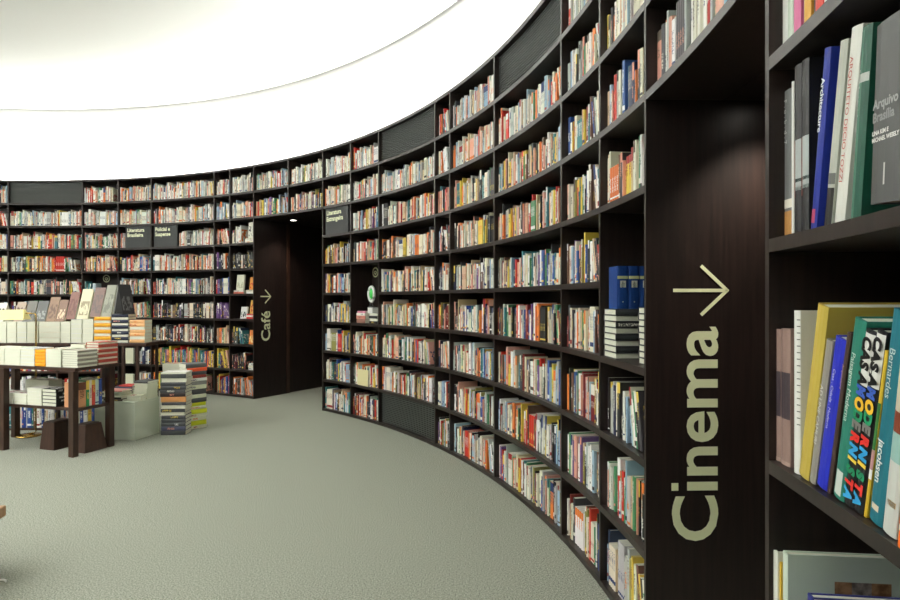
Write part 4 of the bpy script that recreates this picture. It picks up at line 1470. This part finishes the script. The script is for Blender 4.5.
zt1, zb1 = CAMZ + (300 - 309.5) / F * LD - 0.0, CAMZ + (300 - 320) / F * LD
m = MB()
i0 = m.add([(xs0, -0.06, zb1), (xs1, -0.06, zb1 + 0.006), (xs1, 0.06, zb1 + 0.006), (xs0, 0.06, zb1),
            (xs0 + 0.01, -0.015, zt1 - 0.006), (xs1 - 0.03, -0.015, zt1), (xs1 - 0.03, 0.015, zt1), (xs0 + 0.01, 0.015, zt1 - 0.006)])
for f in ((3, 2, 1, 0), (4, 5, 6, 7), (0, 1, 5, 4), (1, 2, 6, 5), (2, 3, 7, 6), (3, 0, 4, 7)):
    m.face([i0 + k for k in f])
m.build('lamp_shade', SHADE, t, bevel=0.002)
t = thing('foot_switch', 'small black foot switch on the carpet left of the brass lamp base', 'switch', Matrix.Translation(at(15.5, 16.95 * P)))
m = MB(); m.box(-0.035, 0.035, -0.025, 0.025, 0, 0.028); m.build('housing', BLACK, t, bevel=0.006)
m = MB(); m.box(-0.02, 0.02, -0.016, 0.016, 0.0285, 0.035); m.build('pedal', BLACK, t, bevel=0.002)

# ------------------------------------------------------------------ white plinth with its piles
pc = V((-8.63 * P, 16.42 * P, 0))
p1 = V((-0.98, 0.2, 0)).normalized(); p2 = V((0.2, 0.98, 0)).normalized()
MP = axes(pc, -p1, p2, V((0, 0, 1)))
nF, nR = -p2, -p1
ZP = 1.05 * P
t = thing('plinth', 'low pale painted plinth on the carpet carrying untidy book piles', 'plinth', MP)
m = MB(); m.box(-0.46, 0, 0, 0.36, 0, ZP - 0.02); m.build('body', PLINTH, t, bevel=0.003)
m = MB(); m.box(-0.46, 0, 0, 0.36, ZP - 0.0195, ZP); m.build('top', PLINTH, t, bevel=0.003)


def on_pl(x, y, z=0.0):
    return MP @ V((x, y, ZP + 0.001 + z))


nd = (nF + nR * 0.3).normalized()
G1 = (222, 226, 200)
stack(on_pl(-0.28, 0.10), nF, [('brown', (84, 70, 56), 0.018, 0.21, 0.15), ('charcoal', (60, 58, 52), 0.018, 0.22, 0.16), ('cream', G1, 0.02, 0.21, 0.15, True), ('cream', G1, 0.018, 0.2, 0.15, True), ('olive', (150, 150, 100), 0.016, 0.2, 0.14, True), ('salmon', (214, 150, 140), 0.014, 0.2, 0.14)],
      'the untidy front pile on the plinth', jitter=0.022)
stack(on_pl(-0.07, 0.10), nd, [('cream', G1, 0.026, 0.13, 0.12, True), ('cream', G1, 0.026, 0.13, 0.11, True)], 'the two book pile at the plinth corner', jitter=0.004)
stack(on_pl(-0.08, 0.265), nF, [('pale green', (214, 222, 192), 0.022, 0.15, 0.16, True)] * 7 + [('charcoal', (74, 78, 78), 0.022, 0.16, 0.17)], 'the tallest pile on the plinth', jitter=0.004)
stack(on_pl(-0.31, 0.295), nF, [('cream', G1, 0.024, 0.2, 0.15, True), ('white', WHT, 0.022, 0.2, 0.15, True), ('navy', (60, 64, 84), 0.02, 0.21, 0.15), ('grey', (130, 132, 140), 0.02, 0.2, 0.15), ('navy', (56, 60, 84), 0.02, 0.2, 0.15), ('red', (190, 60, 50), 0.014, 0.16, 0.12)],
      'the red topped rear pile on the plinth', jitter=0.012)

# ------------------------------------------------------------------ piles on the carpet
fp = at(172, 17.05 * P)
nf = V((0.08, -1, 0)).normalized()
DK = (74, 77, 80)
A_ = [('charcoal', DK, 0.042, 0.245, 0.18, False, True), ('navy', (74, 78, 104), 0.038, 0.24, 0.18, False, True), ('charcoal', DK, 0.034, 0.24, 0.18, False, True), ('charcoal', DK, 0.034, 0.24, 0.18, False, True),
      ('charcoal', DK, 0.034, 0.24, 0.18, False, True), ('cream', CRM, 0.026, 0.24, 0.18, True, True), ('charcoal', DK, 0.036, 0.24, 0.18, False, True), ('cream', CRM, 0.03, 0.245, 0.18, True, True),
      ('charcoal', DK, 0.03, 0.24, 0.18, False, True), ('orange', (214, 150, 90), 0.050, 0.25, 0.19), ('black', (54, 46, 46), 0.036, 0.25, 0.19), ('charcoal', DK, 0.030, 0.25, 0.19, False, True),
      ('charcoal', DK, 0.034, 0.25, 0.19, False, True), ('charcoal', DK, 0.034, 0.25, 0.19, False, True), ('cream', CRM, 0.036, 0.25, 0.19, True, True), ('charcoal', DK, 0.040, 0.25, 0.19, False, True), ('white', WHT, 0.016, 0.25, 0.19, True)]
sA = sum(q[2] for q in A_)
k_ = 0.635 / sA
stack(V((fp.x, fp.y + 0.10, 0.001)), nf, [(q[0], q[1], q[2] * k_, *q[3:]) for q in A_], 'the front pile on the carpet', jitter=0.006)
LM = (205, 214, 44)
B_ = [('cream', G1, 0.03, 0.22, 0.17, False), ('lime', LM, 0.045, 0.22, 0.17, False), ('cream', G1, 0.035, 0.22, 0.17, False), ('cream', G1, 0.03, 0.22, 0.17, False), ('lime', LM, 0.042, 0.22, 0.17, False), ('cream', G1, 0.03, 0.22, 0.17, False),
      ('lime', LM, 0.034, 0.22, 0.17, False), ('charcoal', DK, 0.042, 0.22, 0.17, False), ('cream', G1, 0.035, 0.22, 0.17, False), ('charcoal', DK, 0.05, 0.22, 0.17, False), ('cream', G1, 0.04, 0.22, 0.17, False), ('grey', (150, 152, 150), 0.035, 0.22, 0.17, False),
      ('white', WHT, 0.03, 0.22, 0.17, False), ('maroon', (150, 60, 50), 0.03, 0.22, 0.17, False), ('charcoal', DK, 0.034, 0.22, 0.17, False), ('orange', (222, 88, 50), 0.034, 0.22, 0.17, False), ('charcoal', (92, 96, 98), 0.04, 0.22, 0.17, False)]
sB = sum(q[2] for q in B_)
k_ = 0.69 / sB
fb = at(190.5, 17.95 * P)
nb_ = V((0.75, -0.66, 0)).normalized()
stack(V((fb.x, fb.y + 0.06, 0.001)), nb_, [(q[0], q[1], q[2] * k_, *q[3:]) for q in B_], 'the lime striped rear pile on the carpet', jitter=0.006)
fc = at(172.5, 18.55 * P)
stack(V((fc.x, fc.y + 0.06, 0.001)), nf, [('cream', CRM, 0.037, 0.21, 0.15, True)] * 18, 'the cream pile hidden behind the front pile', jitter=0.004)

# ------------------------------------------------------------------ armchair corner and white cord at the left edge
MA = Matrix.Translation(V((-2.20, 2.55, 0))) @ Matrix.Rotation(0.2, 4, 'Z')
t = thing('armchair', 'corner of a low tan wooden chair with black cushion at the left edge', 'chair', MA)
m = MB(); m.box(-0.62, 0, 0, 0.6, 0.26, 0.315); m.build('seat_frame', TANWOOD, t, bevel=0.006)
m = MB(); m.box(-0.60, -0.022, 0.012, 0.58, 0.316, 0.36); m.build('cushion', CUSH, t, bevel=0.02)
for lx, ly in ((-0.09, 0.06), (-0.09, 0.54), (-0.56, 0.06), (-0.56, 0.54)):
    m = MB(); m.box(lx - 0.02, lx + 0.02, ly - 0.02, ly + 0.02, 0, 0.259); m.build('leg', TANWOOD, t, bevel=0.004)
m = MB(); m.box(-0.62, -0.56, 0.02, 0.58, 0.361, 0.76); m.build('backrest', CUSH, t, bevel=0.02)
m = MB()
cc = V((-2.21, 2.89, 0.006))
m.tube([cc + V((0.055 * math.cos(k / 24 * 6.283) * 0.9, 0.07 * math.sin(k / 24 * 6.283), 0)) for k in range(3, 22)] + [cc + V((-0.12, -0.03, 0))], 0.005, 8)
tag(m.build('cord', WHITEP, smooth=True), 'white cord loop lying on the carpet at the left edge', 'cord')

# ------------------------------------------------------------------ pick the books that show largest; the rest is one mass
def seen_area(b):
    c = [b.M @ V((x, 0, z)) for x in (0, b.t) for z in (0, b.h)]
    if min(p.y for p in c) < 0.3:
        return 0
    q = [proj(p) for p in c]
    xs = [min(900, max(0, p[0])) for p in q]; ys = [min(600, max(0, p[1])) for p in q]
    return (max(xs) - min(xs)) * (max(ys) - min(ys))


flat = []
for ci, (bay, shelf, bs) in enumerate(cells):
    for i, b in enumerate(bs):
        if 'display unit' in bay:
            continue
        flat.append((seen_area(b), ci, i))
flat.sort(reverse=True)
NIND = 310 - len(HERO)
chosen = {}
for ar, ci, i in flat[:NIND]:
    chosen.setdefault(ci, []).append(i)
print('smallest single book', flat[NIND][0], 'heroes', len(HERO), 'all', len(flat))


def size_word(b):
    if b.t > 0.032:
        return 'thick'
    if b.t < 0.0125:
        return 'thin'
    if b.h > 0.25:
        return 'tall'
    if b.h < 0.185:
        return 'short'
    return ''


rest = MB()
for ci, (bay, shelf, bs) in enumerate(cells):
    pick_ = set(chosen.get(ci, ()))
    cs = [b.colour for b in bs]
    for i, b in enumerate(bs):
        if i not in pick_:
            cover_geo(rest, b, b.M)
            pages_geo(rest, b, b.M, 1)
            continue
        sw = size_word(b)
        twins = [j for j in range(len(bs)) if cs[j] == cs[i]]
        tail = f'{shelf}, {bay}'
        if len(twins) == 1:
            lab = f'{sw} only {b.colour} book on {tail}' if False else f'the only {b.colour} book on {tail}'
        else:
            nl = cs[i - 1] if i else None
            nr = cs[i + 1] if i + 1 < len(bs) else None
            same = [j for j in twins if (cs[j - 1] if j else None) == nl and (cs[j + 1] if j + 1 < len(bs) else None) == nr]
            if nl and nr and nl != nr and nl != b.colour and nr != b.colour and len(same) == 1:
                lab = f'{sw} {b.colour} book between {nl} and {nr}, {tail}'
            elif i == 0:
                lab = f'{sw} {b.colour} book at left end, {tail}'
            elif i == len(bs) - 1:
                lab = f'{sw} {b.colour} book at right end, {tail}'
            else:
                lab = f'{sw} {b.colour} book, {ordinal(i + 1)} from left, {tail}'
        lab = ' '.join(lab.split())
        if len(lab.split()) > 16:
            lab = ' '.join(lab.replace(sw + ' ', '', 1).split())
        make_book(b, 'book', lab, 'book', f'books on {bay}')
o = rest.build('shelved_books', [COVER, PAGES])
o['kind'] = 'stuff'
o['label'] = 'rows of many coloured books filling the farther shelves'
o['category'] = 'books'

# ------------------------------------------------------------------ world, camera, colour
w = bpy.data.worlds.new('World'); bpy.context.scene.world = w
w.use_nodes = True
w.node_tree.nodes['Background'].inputs[0].default_value = (0, 0, 0, 1)
w.node_tree.nodes['Background'].inputs[1].default_value = 0.0
cam = bpy.data.cameras.new('Camera'); cam.sensor_width = 36; cam.lens = 24.0; cam.clip_start = 0.05
co = bpy.data.objects.new('Camera', cam); col.objects.link(co)
co.location = (0, 0, CAMZ); co.rotation_euler = (math.pi / 2, 0, 0)
sc = bpy.context.scene
sc.camera = co
sc.view_settings.view_transform = 'Standard'
sc.view_settings.look = 'None'
sc.view_settings.gamma = 1.0
sc.view_settings.use_curve_mapping = False
sc.view_settings.exposure = 0.0
sc.cycles.use_denoising = True
sc.cycles.max_bounces = 8
sc.cycles.diffuse_bounces = 6
sc.cycles.sample_clamp_indirect = 8.0
bpy.context.view_layer.update()
